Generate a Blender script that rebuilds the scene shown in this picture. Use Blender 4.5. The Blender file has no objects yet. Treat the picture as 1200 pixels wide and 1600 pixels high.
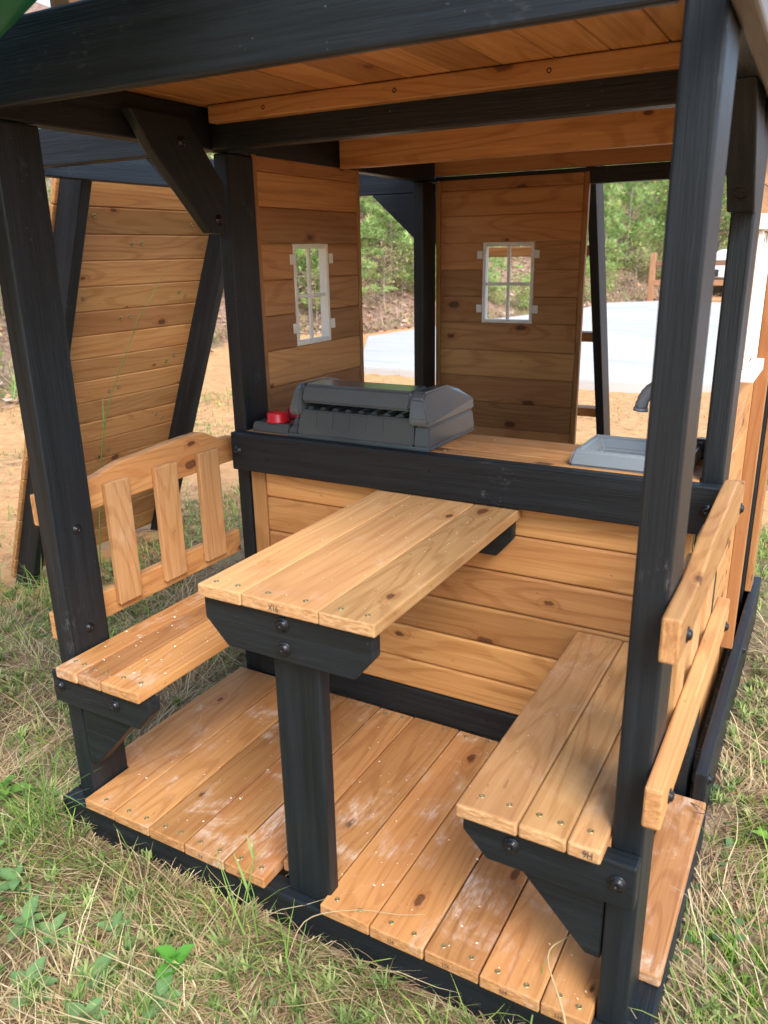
import bpy, bmesh, math, random
import numpy as np
from mathutils import Matrix, Vector
random.seed(7); rng = np.random.default_rng(7)
S = bpy.context.scene
COL = S.collection

# ------------------------------------------------------------------ camera
F_PX, YAW, PITCH, ROLL = 1234.96, math.radians(29.6155), math.radians(18.14), math.radians(1.082)
CAM = Vector((1.24698, -0.84932, 1.02410))
fw = Vector((-math.sin(YAW)*math.cos(PITCH), math.cos(YAW)*math.cos(PITCH), -math.sin(PITCH)))
rt = fw.cross(Vector((0, 0, 1))).normalized(); dn = fw.cross(rt)
r2 = rt*math.cos(ROLL)+dn*math.sin(ROLL); d2 = dn*math.cos(ROLL)-rt*math.sin(ROLL)
cam = bpy.data.objects.new('camera', bpy.data.cameras.new('camera')); COL.objects.link(cam)
m = Matrix((r2, -d2, -fw)).transposed().to_4x4(); m.translation = CAM
cam.matrix_world = m
cam.data.sensor_width = 36; cam.data.lens = F_PX/1600*36
cam.data.clip_start = 0.05; cam.data.clip_end = 600
cam.data.dof.use_dof = True; cam.data.dof.focus_distance = 1.75; cam.data.dof.aperture_fstop = 7.0
S.camera = cam
S.render.resolution_x, S.render.resolution_y = 768, 1024

# ------------------------------------------------------------------ sky, sun, exposure
SUN_EL, SUN_AZ = math.radians(47), math.radians(132)      # azimuth clockwise from +Y
w = bpy.data.worlds.new('World'); S.world = w; w.use_nodes = True
nt = w.node_tree
sky = nt.nodes.new('ShaderNodeTexSky'); sky.sky_type = 'NISHITA'; sky.sun_disc = False
sky.sun_elevation = SUN_EL; sky.sun_rotation = SUN_AZ; sky.dust_density = 1.0; sky.air_density = 1.0; sky.ozone_density = 1.0
bg = nt.nodes['Background']; bg.inputs['Strength'].default_value = 0.15
nt.links.new(sky.outputs[0], bg.inputs['Color'])
sd = bpy.data.lights.new('sun', 'SUN'); sd.energy = 1.5; sd.angle = math.radians(34); sd.color = (1.0, 0.96, 0.89)
sun = bpy.data.objects.new('sun', sd); COL.objects.link(sun)
sv = Vector((math.sin(SUN_AZ)*math.cos(SUN_EL), math.cos(SUN_AZ)*math.cos(SUN_EL), math.sin(SUN_EL)))
sun.rotation_euler = sv.to_track_quat('Z', 'Y').to_euler(); sun.location = sv*30
S.view_settings.view_transform = 'Standard'; S.view_settings.look = 'None'
S.view_settings.exposure = 1.78; S.view_settings.gamma = 1.0; S.view_settings.use_curve_mapping = False

# ------------------------------------------------------------------ materials
class NT:
    def __init__(s, name):
        s.m = bpy.data.materials.new(name); s.m.use_nodes = True; s.t = s.m.node_tree
        s.b = s.t.nodes['Principled BSDF']; s.out = s.t.nodes['Material Output']
    def n(s, typ, **kw):
        o = s.t.nodes.new('ShaderNode'+typ)
        for k, v in kw.items():
            if k.startswith('_'): setattr(o, k[1:], v)
            else: s.put(o.inputs[k.replace('__', ' ')], v)
        return o
    def put(s, sock, v):
        if isinstance(v, bpy.types.NodeSocket): s.t.links.new(v, sock)
        else: sock.default_value = v
    def math(s, op, a, b=0.0, c=0.0):
        o = s.t.nodes.new('ShaderNodeMath'); o.operation = op
        for i, v in enumerate((a, b, c)): s.put(o.inputs[i], v)
        return o.outputs[0]
    def mix(s, f, a, b, mode='MIX'):
        o = s.t.nodes.new('ShaderNodeMix'); o.data_type = 'RGBA'; o.blend_type = mode
        s.put(o.inputs[0], f); s.put(o.inputs[6], a); s.put(o.inputs[7], b)
        return o.outputs[2]
    def smooth(s, v, a, b):
        o = s.t.nodes.new('ShaderNodeMapRange'); o.interpolation_type = 'SMOOTHSTEP'
        s.put(o.inputs[0], v); o.inputs[1].default_value = a; o.inputs[2].default_value = b
        return o.outputs[0]
    def mapping(s, v, sc):
        o = s.t.nodes.new('ShaderNodeMapping'); s.put(o.inputs[0], v); o.inputs['Scale'].default_value = sc
        return o.outputs[0]
    def noise(s, v, scale, detail=4, rough=.55, dist=0.0):
        o = s.t.nodes.new('ShaderNodeTexNoise'); s.put(o.inputs['Vector'], v)
        o.inputs['Scale'].default_value = scale; o.inputs['Detail'].default_value = detail
        o.inputs['Roughness'].default_value = rough; o.inputs['Distortion'].default_value = dist
        return o.outputs[0]
    def bump(s, h, strength, dist=.001):
        o = s.t.nodes.new('ShaderNodeBump'); s.put(o.inputs['Height'], h)
        o.inputs['Strength'].default_value = strength; o.inputs['Distance'].default_value = dist
        s.t.links.new(o.outputs[0], s.b.inputs['Normal'])
    def set(s, **kw):
        for k, v in kw.items(): s.put(s.b.inputs[k.replace('__', ' ')], v)
        return s.m
def rgb(*c): return (c[0], c[1], c[2], 1.0)

def local_vec(t):
    tc = t.n('TexCoord').outputs['Object']
    r = t.n('ObjectInfo').outputs['Random']
    o = t.n('CombineXYZ', X=t.math('MULTIPLY', r, 37.0), Y=t.math('MULTIPLY', r, 91.0), Z=t.math('MULTIPLY', r, 53.0)).outputs[0]
    a = t.n('VectorMath', _operation='ADD'); t.put(a.inputs[0], tc); t.put(a.inputs[1], o)
    return a.outputs[0], r, tc

def wood_mat(name, light, dark, red, dust=0.0, knots=.5, rough=.5, moss=0):
    t = NT(name); v, r, tc = local_vec(t)
    sx = t.n('SeparateXYZ', Vector=v)
    kv = t.n('CombineXYZ', X=t.math('MULTIPLY', sx.outputs[0], 4.2), Y=t.math('MULTIPLY', t.math('ADD', sx.outputs[1], sx.outputs[2]), 8.5)).outputs[0]
    vo = t.n('TexVoronoi', _voronoi_dimensions='2D', Scale=1.0, Randomness=1.0); t.put(vo.inputs['Vector'], kv)
    d = vo.outputs['Distance']
    keep = t.math('GREATER_THAN', t.n('SeparateColor', Color=vo.outputs['Color']).outputs[0], 1-knots)
    d = t.math('ADD', d, t.math('MULTIPLY', t.math('SUBTRACT', t.noise(v, 60, 2), .5), .08))
    ksz = t.math('MULTIPLY_ADD', t.n('SeparateColor', Color=vo.outputs['Color']).outputs[1], .62, .22)
    d = t.math('DIVIDE', d, ksz)
    halo = t.math('MULTIPLY', t.smooth(d, .38, .05), keep)
    core = t.math('MULTIPLY', t.math('MULTIPLY', t.smooth(d, .125, .085), t.math('MULTIPLY_ADD', t.math('SINE', t.math('MULTIPLY_ADD', d, 120.0, 1.2)), .10, .90)), keep)
    n0 = t.noise(t.mapping(v, (.55, 4.2, 4.2)), 2.3, 1.5, .4)
    ring = t.math('SINE', t.math('ADD', t.math('MULTIPLY', n0, 88.0), t.math('MULTIPLY', halo, 7.0)))
    ring = t.math('MULTIPLY_ADD', ring, .5, .5)
    late = t.smooth(ring, .62, .98)
    streak = t.noise(t.mapping(v, (1.1, 34, 34)), 2.0, 7, .7, .25)
    fine = t.noise(t.mapping(v, (4, 150, 150)), 2.0, 4, .65)
    f = t.math('ADD', t.math('MULTIPLY', t.smooth(streak, .3, .72), .46), t.math('MULTIPLY', late, .34))
    f = t.math('ADD', f, t.math('MULTIPLY', t.smooth(fine, .35, .7), .24))
    col = t.mix(f, light, dark)
    big = t.noise(t.mapping(v, (.8, 5, 5)), 1.6, 2)
    col = t.mix(t.math('MULTIPLY', t.smooth(big, .42, .7), .5), col, red)
    val = t.math('MULTIPLY_ADD', t.math('FRACT', t.math('MULTIPLY', r, 7.31)), .52, .72)
    col = t.mix(1.0, col, t.n('CombineColor', Red=val, Green=t.math('MULTIPLY_ADD', r, .05, t.math('SUBTRACT', val, .055)), Blue=t.math('MULTIPLY', val, .87)).outputs[0], 'MULTIPLY')
    col = t.mix(t.math('MULTIPLY', halo, .42), col, t.mix(1.0, col, rgb(.62, .40, .27), 'MULTIPLY'))
    col = t.mix(t.math('MULTIPLY', core, .88), col, rgb(.075, .026, .012))
    spec = t.math('GREATER_THAN', t.noise(t.mapping(v, (.5, 1, 1)), 90, 1), .76)
    col = t.mix(t.math('MULTIPLY', spec, .35), col, rgb(.12, .05, .02))
    nx = t.math('ABSOLUTE', t.n('SeparateXYZ', Vector=t.n('TexCoord').outputs['Normal']).outputs[0])
    eg = t.mix(t.smooth(t.noise(t.mapping(v, (1, 30, 120)), 2.0, 4, .7), .3, .7), rgb(*[c*1.12 for c in light[:3]]), rgb(*[c*.9 for c in dark[:3]]))
    col = t.mix(t.math('MULTIPLY', t.smooth(nx, .75, .9), .8), col, eg)
    if dust:
        a = t.smooth(t.noise(v, 7, 5, .65, .9), .5, .72)
        b = t.smooth(t.noise(t.mapping(v, (14, 60, 60)), 1.6, 5, .7), .38, .66)
        col = t.mix(t.math('MULTIPLY', t.math('MULTIPLY', a, b), dust), col, rgb(.72, .58, .46))
    t.bump(t.math('ADD', fine, t.math('MULTIPLY', ring, .35)), .35, .0006)
    rr = t.math('MULTIPLY_ADD', streak, .25, rough-.1)
    return t.set(Base__Color=col, Roughness=rr, Specular__IOR__Level=.35)

WOOD = wood_mat('cedar', rgb(.56, .30, .125), rgb(.33, .142, .048), rgb(.42, .175, .068), 0, .42)
WOODF = wood_mat('cedar_trodden', rgb(.52, .27, .11), rgb(.30, .128, .044), rgb(.385, .155, .058), .8, .3, .46)
WOODT = wood_mat('cedar_tabletop', rgb(.585, .345, .162), rgb(.37, .18, .07), rgb(.445, .212, .095), .32, .32)
WOODG = wood_mat('weathered_board', rgb(.15, .135, .125), rgb(.075, .066, .06), rgb(.11, .095, .09), 0, .2)
FENCEW = wood_mat('fence_wood', rgb(.36, .19, .11), rgb(.22, .11, .06), rgb(.27, .12, .07), 0, .2)

def black_mat():
    t = NT('black_stain'); v, r, tc = local_vec(t)
    s = t.noise(t.mapping(v, (1.2, 34, 34)), 2.2, 5, .65)
    f = t.noise(t.mapping(v, (6, 220, 220)), 2.0, 2)
    c = t.mix(t.smooth(s, .3, .72), rgb(.0055, .0078, .0095), rgb(.0125, .0168, .0205))
    sc = t.math('MULTIPLY', t.smooth(t.noise(v, 5, 4, .7), .60, .72), t.smooth(t.noise(t.mapping(v, (30, 70, 70)), 2, 4, .7), .5, .7))
    c = t.mix(t.math('MULTIPLY', sc, .5), c, rgb(.16, .16, .155))
    sp = t.math('GREATER_THAN', t.math('MULTIPLY', t.noise(v, 210, 0), t.smooth(t.noise(v, 4, 2), .3, .62)), .84)
    c = t.mix(t.math('MULTIPLY', sp, .25), c, rgb(.3, .29, .27))
    t.bump(t.math('ADD', f, s), .7, .0010)
    return t.set(Base__Color=c, Roughness=t.math('MULTIPLY_ADD', f, .25, .34), Specular__IOR__Level=.34)
BLACK = black_mat()

def plain(name, c, rough=.5, metal=0.0, var=.1, scale=40, bump=0, spec=.5):
    t = NT(name); tc = t.n('TexCoord').outputs['Object']
    n = t.noise(tc, scale, 4)
    col = t.mix(t.smooth(n, .3, .7), rgb(*[x*(1-var) for x in c]), rgb(*[min(1, x*(1+var)) for x in c]))
    if bump: t.bump(n, bump, .001)
    return t.set(Base__Color=col, Roughness=t.math('MULTIPLY_ADD', n, .16, rough-.08), Metallic=metal, Specular__IOR__Level=spec)
PLASTIC = plain('grey_plastic', (.062, .068, .071), .2, var=.03, scale=14)
LIDP = plain('lid_plastic', (.098, .104, .107), .17, var=.03, scale=14)
SINKP = plain('sink_plastic', (.20, .23, .255), .35, var=.04, scale=8)
REDP = plain('red_plastic', (.55, .012, .02), .3, var=.05)
WHITEP = plain('white_plastic', (.84, .81, .75), .45, var=.06, scale=20)
BRASS = plain('brass', (.42, .36, .19), .5, .9, .3, 300)
BOLTM = plain('black_bolt', (.012, .012, .014), .22, 0.3, .1, 200)
INK = plain('ink', (.07, .05, .04), .8, var=.3, scale=900)
GREENP = plain('green_plastic', (.012, .16, .075), .38, var=.06, scale=6)
SHAVE = plain('shavings', (.82, .70, .52), .8, var=.15)
RUBBER = plain('rubber', (.02, .02, .02), .8)
CARWHITE = plain('car_paint', (.72, .73, .74), .3, var=.03)
GLASSD = plain('car_glass', (.03, .035, .04), .1)
CHROME = plain('wheel_metal', (.45, .45, .46), .35, .8)

def concrete():
    t = NT('concrete'); tc = t.n('TexCoord').outputs['Object']
    a = t.noise(tc, .35, 5, .6); b = t.noise(t.mapping(tc, (.4, 1.6, 1)), 1.4, 5, .6); f = t.noise(tc, 40, 3)
    c = t.mix(t.smooth(a, .3, .7), rgb(.50, .48, .445), rgb(.40, .385, .36))
    c = t.mix(t.math('MULTIPLY', t.smooth(b, .52, .72), .45), c, rgb(.27, .28, .29))
    c = t.mix(t.math('MULTIPLY', f, .15), c, rgb(.22, .21, .2))
    t.bump(f, .3, .004)
    return t.set(Base__Color=c, Roughness=.85)
CONC = concrete()

def ground_mat():
    t = NT('soil'); p = t.n('TexCoord').outputs['Object']
    at = t.n('Attribute', _attribute_name='zone'); z = t.n('SeparateColor', Color=at.outputs['Color'])
    clay, litter, green = z.outputs[0], z.outputs[1], z.outputs[2]
    n1 = t.noise(p, 1.3, 6, .6, .3); n2 = t.noise(p, 14, 6, .68, .5); n3 = t.noise(p, 90, 4, .7)
    soil = t.mix(t.smooth(n2, .3, .7), rgb(.12, .075, .045), rgb(.29, .20, .115))
    soil = t.mix(t.math('MULTIPLY', t.smooth(n3, .45, .7), .7), soil, rgb(.42, .33, .21))
    cl = t.mix(t.smooth(n2, .3, .7), rgb(.50, .25, .105), rgb(.61, .355, .165))
    cl = t.mix(t.math('MULTIPLY', t.smooth(n3, .5, .75), .5), cl, rgb(.40, .20, .11))
    lt = t.mix(t.smooth(n2, .3, .7), rgb(.15, .09, .06), rgb(.37, .25, .19))
    lt = t.mix(t.smooth(n3, .5, .7), lt, rgb(.30, .16, .10))
    gr = t.mix(t.smooth(n2, .3, .7), rgb(.10, .14, .035), rgb(.24, .27, .09))
    def msk(c, k): return t.smooth(t.math('ADD', c, t.math('MULTIPLY', t.math('SUBTRACT', t.math('ADD', t.math('MULTIPLY', n1, .5), t.math('MULTIPLY', n2, .5)), .5), k)), .35, .65)
    c = t.mix(msk(clay, 1.6), soil, cl)
    c = t.mix(msk(litter, 1.2), c, lt)
    c = t.mix(msk(green, 1.8), c, gr)
    t.bump(t.math('ADD', n2, t.math('MULTIPLY', n3, .4)), 1.0, .018)
    return t.set(Base__Color=c, Roughness=.95, Specular__IOR__Level=.1)
SOIL = ground_mat()

def blade_mat(name, trans=.35, rough=.6):
    t = NT(name)
    a = t.n('Attribute', _attribute_name='tint').outputs['Color']
    t.set(Base__Color=a, Roughness=rough, Specular__IOR__Level=.25)
    tr = t.n('BsdfTranslucent', Color=a); mx = t.n('MixShader', Fac=trans)
    t.t.links.new(t.b.outputs[0], mx.inputs[1]); t.t.links.new(tr.outputs[0], mx.inputs[2])
    t.t.links.new(mx.outputs[0], t.out.inputs['Surface'])
    return t.m
BLADE = blade_mat('grass_blades', .3); NEEDLE = blade_mat('foliage', .42, .5); LITTER = blade_mat('dry_leaves', .15, .8)
BARK = plain('bark', (.17, .115, .08), .9, var=.45, scale=30, bump=.6)
BARKP = plain('pale_bark', (.33, .26, .19), .9, var=.35, scale=25, bump=.5)

# ------------------------------------------------------------------ object helpers
WM = {}
def link(o, parent=None, M=None):
    COL.objects.link(o)
    M = M or Matrix.Identity(4)
    if parent is None: o.matrix_basis = M
    else:
        o.parent = parent; o.matrix_parent_inverse = WM[parent.name].inverted(); o.matrix_basis = M
    WM[o.name] = M.copy()
    return o
def tag(o, label, cat, group=None, kind=None):
    if label: o['label'] = label
    if cat: o['category'] = cat
    if group: o['group'] = group
    if kind: o['kind'] = kind
    return o
def thing(name, label, cat, loc, group=None):
    o = bpy.data.objects.new(name, None); o.empty_display_size = .1
    link(o, None, Matrix.Translation(loc)); return tag(o, label, cat, group)
def mesh_of(name, bm, mat, smooth=False):
    me = bpy.data.meshes.new(name); bm.to_mesh(me); bm.free(); me.materials.append(mat)
    if smooth: me.polygons.foreach_set('use_smooth', [True]*len(me.polygons))
    return me
def obj(name, me, parent=None, M=None): return link(bpy.data.objects.new(name, me), parent, M)
def box_mesh(name, dx, dy, dz, mat, bev=.0025, seg=2):
    bm = bmesh.new(); bmesh.ops.create_cube(bm, size=1)
    for v in bm.verts: v.co = (v.co.x*dx, v.co.y*dy, v.co.z*dz)
    if bev: bmesh.ops.bevel(bm, geom=list(bm.edges), offset=min(bev, .3*min(dx, dy, dz)), segments=seg, affect='EDGES', profile=.5)
    return mesh_of(name, bm, mat)
AX = {'x': Matrix.Identity(3), 'y': Matrix(((0, -1, 0), (1, 0, 0), (0, 0, 1))), 'z': Matrix(((0, 0, -1), (0, 1, 0), (1, 0, 0)))}
def board(name, x0, x1, y0, y1, z0, z1, mat, parent, g='x', bev=.0025, label=None):
    d = {'x': (x1-x0, y1-y0, z1-z0), 'y': (y1-y0, x1-x0, z1-z0), 'z': (z1-z0, y1-y0, x1-x0)}[g]
    M = AX[g].to_4x4(); M.translation = ((x0+x1)/2, (y0+y1)/2, (z0+z1)/2)
    o = obj(name, box_mesh(name, *d, mat, bev), parent, M)
    if label: o['label'] = label
    return o
def frame(origin, ex, ey):
    ex = Vector(ex).normalized(); ey = Vector(ey); ez = ex.cross(ey).normalized(); ey = ez.cross(ex)
    M = Matrix((ex, ey, ez)).transposed().to_4x4(); M.translation = origin; return M
def plate(name, pts, thick, M, mat, parent, bev=.0025):
    """polygon pts in the local xy plane, from z=0 to z=thick"""
    bm = bmesh.new(); vs = [bm.verts.new((p[0], p[1], 0)) for p in pts]
    f = bm.faces.new(vs); bm.normal_update()
    ex = bmesh.ops.extrude_face_region(bm, geom=[f])
    bmesh.ops.translate(bm, verts=[v for v in ex['geom'] if isinstance(v, bmesh.types.BMVert)], vec=(0, 0, thick))
    bmesh.ops.recalc_face_normals(bm, faces=list(bm.faces))
    if bev: bmesh.ops.bevel(bm, geom=[e for e in bm.edges if e.calc_face_angle(0) > .35], offset=bev, segments=2, affect='EDGES', profile=.5)
    return obj(name, mesh_of(name, bm, mat), parent, M)
def lathe_bm(bm, prof, n=16, M=None):
    M = M or Matrix.Identity(4); rings = []
    for r, z in prof:
        rings.append([bm.verts.new(M @ Vector((r*math.cos(a), r*math.sin(a), z))) for a in [2*math.pi*i/n for i in range(n)]])
    for a, b in zip(rings, rings[1:]):
        for i in range(n): bm.faces.new((a[i], a[(i+1) % n], b[(i+1) % n], b[i]))
    bm.faces.new(rings[-1]); bm.faces.new(list(reversed(rings[0])))
def tube_bm(bm, pts, rads, n=8, cap=True):
    pts = [Vector(p) for p in pts]; rings = []; up = Vector((.3, .2, .93))
    for i, p in enumerate(pts):
        t = (pts[min(i+1, len(pts)-1)]-pts[max(i-1, 0)]).normalized()
        u = t.cross(up)
        if u.length < .05: u = t.cross(Vector((1, 0, 0)))
        u.normalize(); v = t.cross(u); r = rads[i] if hasattr(rads, '__len__') else rads
        rings.append([bm.verts.new(p+u*r*math.cos(2*math.pi*k/n)+v*r*math.sin(2*math.pi*k/n)) for k in range(n)])
    for a, b in zip(rings, rings[1:]):
        for k in range(n): bm.faces.new((a[k], a[(k+1) % n], b[(k+1) % n], b[k]))
    if cap: bm.faces.new(rings[-1]); bm.faces.new(list(reversed(rings[0])))
def np_mesh(name, V, Q, tint, mat, attr='tint', smooth=False):
    """V (n,3), Q (m,3|4) faces, tint (n,3)"""
    me = bpy.data.meshes.new(name); V = np.ascontiguousarray(V, np.float32); Q = np.ascontiguousarray(Q, np.int32)
    me.vertices.add(len(V)); me.vertices.foreach_set('co', V.ravel())
    k = Q.shape[1]; me.loops.add(Q.size); me.loops.foreach_set('vertex_index', Q.ravel())
    me.polygons.add(len(Q)); me.polygons.foreach_set('loop_start', np.arange(0, Q.size, k, dtype=np.int32))
    try: me.polygons.foreach_set('loop_total', np.full(len(Q), k, dtype=np.int32))
    except Exception: pass
    me.update(calc_edges=True)
    if tint is not None:
        a = me.color_attributes.new(attr, 'FLOAT_COLOR', 'POINT')
        a.data.foreach_set('color', np.c_[tint, np.ones(len(tint))].astype(np.float32).ravel())
    if smooth: me.polygons.foreach_set('use_smooth', [True]*len(me.polygons))
    me.materials.append(mat); return me

# fasteners: shared meshes, local +z is out of the surface
bm = bmesh.new(); lathe_bm(bm, [(.0043, -.001), (.0043, .0004), (.0036, .0009), (.0018, .0006), (.0015, -.0002)], 12); SCREW = mesh_of('screw', bm, BRASS)
bm = bmesh.new(); lathe_bm(bm, [(.0125, -.001), (.0125, .0012), (.0118, .002), (.0088, .0022), (.0085, .0042), (.007, .0062), (.004, .0072), (.0026, .0068), (.002, .0045)], 20); BOLT = mesh_of('bolt', bm, BOLTM, True)
bm = bmesh.new(); lathe_bm(bm, [(.0075, -.001), (.0075, .0012), (.0062, .0018), (.0045, .0018), (.004, -.0006)], 10); TNUT = mesh_of('threaded_insert', bm, BRASS)
bm = bmesh.new(); lathe_bm(bm, [(.0046, -.003), (.0046, .0005), (.003, .0006), (.0028, -.002)], 10); HOLE = mesh_of('plugged_hole', bm, BOLTM)
FACE = {'z': Matrix.Identity(4), '-y': Matrix.Rotation(math.pi/2, 4, 'X'), 'x': Matrix.Rotation(math.pi/2, 4, 'Y'), '-x': Matrix.Rotation(-math.pi/2, 4, 'Y'), '-z': Matrix.Rotation(math.pi, 4, 'X')}
def fast(name, me, p, face, parent, s=1.0):
    return obj(name, me, parent, Matrix.Translation(p) @ FACE[face] @ Matrix.Rotation(random.random()*3, 4, 'Z') @ Matrix.Scale(s, 4))
def text_mark(txt, size, p, parent, rot=0, sx=.75):
    c = bpy.data.curves.new('ink_mark', 'FONT'); c.body = txt; c.size = size; c.extrude = 0.00015
    c.align_x = 'CENTER'; c.align_y = 'CENTER'
    o = bpy.data.objects.new('tmp', c); me = bpy.data.meshes.new_from_object(o); bpy.data.objects.remove(o)
    me.materials.clear(); me.materials.append(INK)
    return obj('ink_mark', me, parent, Matrix.Translation(p) @ FACE['-y'] @ Matrix.Rotation(rot, 4, 'Z') @ Matrix.Diagonal((sx, 1, 1, 1)))

# ------------------------------------------------------------------ terrain
GZ = -.092
FOOT = np.array([(-4.6, -14), (-4.5, 2.2), (-5.2, 5), (-6.4, 8), (-5.4, 9.6), (-4.2, 12), (-3.5, 15.5), (-2.9, 17.6), (-1.6, 20.2), (2, 24), (16, 27), (60, 30)], float)
def foot_dist(x, y):
    best = np.full(x.shape, 1e9); sg = np.ones(x.shape)
    for (ax, ay), (bx, by) in zip(FOOT, FOOT[1:]):
        dx, dy = bx-ax, by-ay; L = dx*dx+dy*dy
        t = np.clip(((x-ax)*dx+(y-ay)*dy)/L, 0, 1)
        ex, ey = x-(ax+t*dx), y-(ay+t*dy); d = np.hypot(ex, ey)
        s = np.where(dx*(y-ay)-dy*(x-ax) > 0, 1, -1)
        u = d < best-1e-6; best = np.where(u, d, best); sg = np.where(u, s, sg)
    return best*sg
def height(x, y):
    x = np.asarray(x, float); y = np.asarray(y, float); d = foot_dist(x, y)
    r = np.clip(d, 0, None)
    h = .62*r*r/(r+1.0); h = np.where(h > 7, 7+(h-7)*.15, h)
    wob = .05*np.sin(1.7*x+.6)*np.cos(1.3*y)+.03*np.sin(4.1*x+2*y)
    near = np.clip((np.hypot(x-.6, y-.6)-1.4)/2.5, 0, 1)
    h = h+wob*near*(.5+np.clip(r, 0, 3))
    h = h+.006*np.sin(23*x+5)*np.sin(19*y)+.004*np.sin(41*x-31*y)
    return GZ+h
def axis(lo, c, hi, fine, n1, n2):
    a = c-(np.geomspace(fine, c-lo+fine, n1)-fine)[::-1]; b = c+np.geomspace(fine, hi-c+fine, n2)-fine
    return np.unique(np.concatenate([a, b]))
gx = np.unique(np.concatenate([np.linspace(-90, -12, 30), np.linspace(-12, 5, 140), np.linspace(5, 80, 30), np.linspace(-1.2, 1.8, 110)]))
gy = np.unique(np.concatenate([np.linspace(-60, -3, 24), np.linspace(-3, 24, 190), np.linspace(24, 110, 34), np.linspace(-.8, 1.8, 90)]))
X, Y = np.meshgrid(gx, gy); Z = height(X, Y)
nx, ny = len(gx), len(gy); I = np.arange(nx*ny).reshape(ny, nx)
Q = np.stack([I[:-1, :-1], I[:-1, 1:], I[1:, 1:], I[1:, :-1]], -1).reshape(-1, 4)
D = foot_dist(X, Y); rc = np.hypot(X-.5, Y-.7)
clay = np.clip((rc-1.15)/.9, 0, 1)*np.clip((-D+.3)/.8, 0, 1)*.66
clay = np.maximum(clay, .85*np.exp(-((X+1.2)/.35)**2-((Y-1.0)/.6)**2))
clay = np.maximum(clay, .74*(Y > 3)*(Y < 6.2)*(X > -4.2)*np.clip((Y-3)/.8, 0, 1))
litter = np.clip((D-.1)/.5, 0, 1)*.75
green = np.clip(np.exp(-((rc-1.6)/1.0)**2)*.42, 0, 1)+.35*np.clip(D, 0, 1)*np.clip((6-Y)/4, 0, 1)
ground = obj('ground', np_mesh('ground', np.c_[X.ravel(), Y.ravel(), Z.ravel()], Q, np.c_[clay.ravel(), litter.ravel(), green.ravel()], SOIL, 'zone', True))
tag(ground, 'red clay and brown soil with a rising wooded bank', None, kind='structure')

# concrete pad: slab with its own thickness
pad_pts = [(-2.75, 5.72), (-4.15, 8.3), (-4.0, 9.5), (-2.95, 14.3), (-2.95, 15.8), (-1.9, 16.7), (-.7, 16.2), (6.5, 15.2), (6.5, 6.1), (.4, 5.9), (-.4, 5.74)]
bm = bmesh.new(); f = bm.faces.new([bm.verts.new((x, y, GZ-.05)) for x, y in pad_pts])
e = bmesh.ops.extrude_face_region(bm, geom=[f]); bmesh.ops.translate(bm, verts=[v for v in e['geom'] if isinstance(v, bmesh.types.BMVert)], vec=(0, 0, .13))
bmesh.ops.recalc_face_normals(bm, faces=list(bm.faces)); bmesh.ops.bevel(bm, geom=list(bm.edges), offset=.012, segments=2, affect='EDGES')
pad = obj('concrete_pad', mesh_of('concrete_pad', bm, CONC)); tag(pad, 'pale concrete slab on the clay', None, kind='structure')

# ------------------------------------------------------------------ the playset
PS = thing('playset', 'cedar and black wooden playset with picnic table, benches, counter and overhead deck', 'playset', (.575, .8, GZ))
B = lambda n, *a, **k: board(n, *a, **k)
# base frame
zb, zt = GZ-.03, -.0235
bf = B('base_beam', -.012, 1.152, .006, .044, zb, zt, BLACK, PS, 'x', .003)
bl = B('base_beam', -.012, .026, .046, .57, zb, zt, BLACK, PS, 'y', .003)
br = B('base_beam', 1.112, 1.152, .046, .57, zb, zt, BLACK, PS, 'y', .003)
bs = B('base_beam', 1.122, 1.146, .566, 1.66, zb, .060, BLACK, PS, 'y', .003)
fast('bolt', BOLT, (1.146, .60, .03), 'x', bs); fast('bolt', BOLT, (1.146, 1.2, .03), 'x', bs)
B('base_beam', .004, .028, .585, 1.66, zb, .060, BLACK, PS, 'y', .003)
B('base_beam', .028, 1.122, 1.63, 1.655, zb, .060, BLACK, PS, 'x', .003)
B('base_beam', .28, .318, .046, .57, zb, zt, BLACK, PS, 'y', .003); B('base_beam', .8, .838, .046, .57, zb, zt, BLACK, PS, 'y', .003)
# floor planks, notched round posts and table leg by being split
J = [0.0, .1453, .238, .3284, .4217, .513, .6263, .7215, .8189, .9121, 1.006, 1.079]
g = .0009
def floor_plank(x0, x1, y0, y1, marks=True):
    g = random.uniform(.0008, .0019); p = B('floor_plank', x0+g, x1-g, y0, y1, -.022, random.uniform(-.0008, .0006), WOODF, PS, 'y', .0022)
    for fx in (.27, .74):
        for yy in ((y0+.02, y1-.016) if y1-y0 > .3 else (y0+.03,)):
            fast('screw', SCREW, (x0+(x1-x0)*fx+random.uniform(-.004, .004), yy+random.uniform(-.003, .003), .0004), 'z', p)
    return p
NT1 = plate('floor_plank', [(y_, -x_) for x_, y_ in ((.064, g), (.064, .121), (.001, .121), (.001, .568), (.1453-g, .568), (.1453-g, g))], .022, Matrix.Translation((0, 0, -.022)) @ Matrix.Rotation(math.pi/2, 4, 'Z'), WOODF, PS, .0025)
for yy in (.02, .552):
    fast('screw', SCREW, (.105, yy, .0004), 'z', NT1)
for i in range(1, 11):
    y0 = 0.0
    if i == 5: y0 = .052
    p = floor_plank(J[i], J[i+1] if i < 10 else 1.0775, y0+random.uniform(-.0015, .0015), .568)
    if i in (3, 4, 7, 8, 9, 10):
        text_mark('114', .011, ((J[i]+J[i+1])/2-.008, -.0022, -.011), p)
pe = B('floor_plank', 1.0795, 1.150, .122, .566, -.022, .001, WOODF, PS, 'y', .004)
fast('screw', SCREW, (1.131, .545, .0014), 'z', pe)
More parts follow.
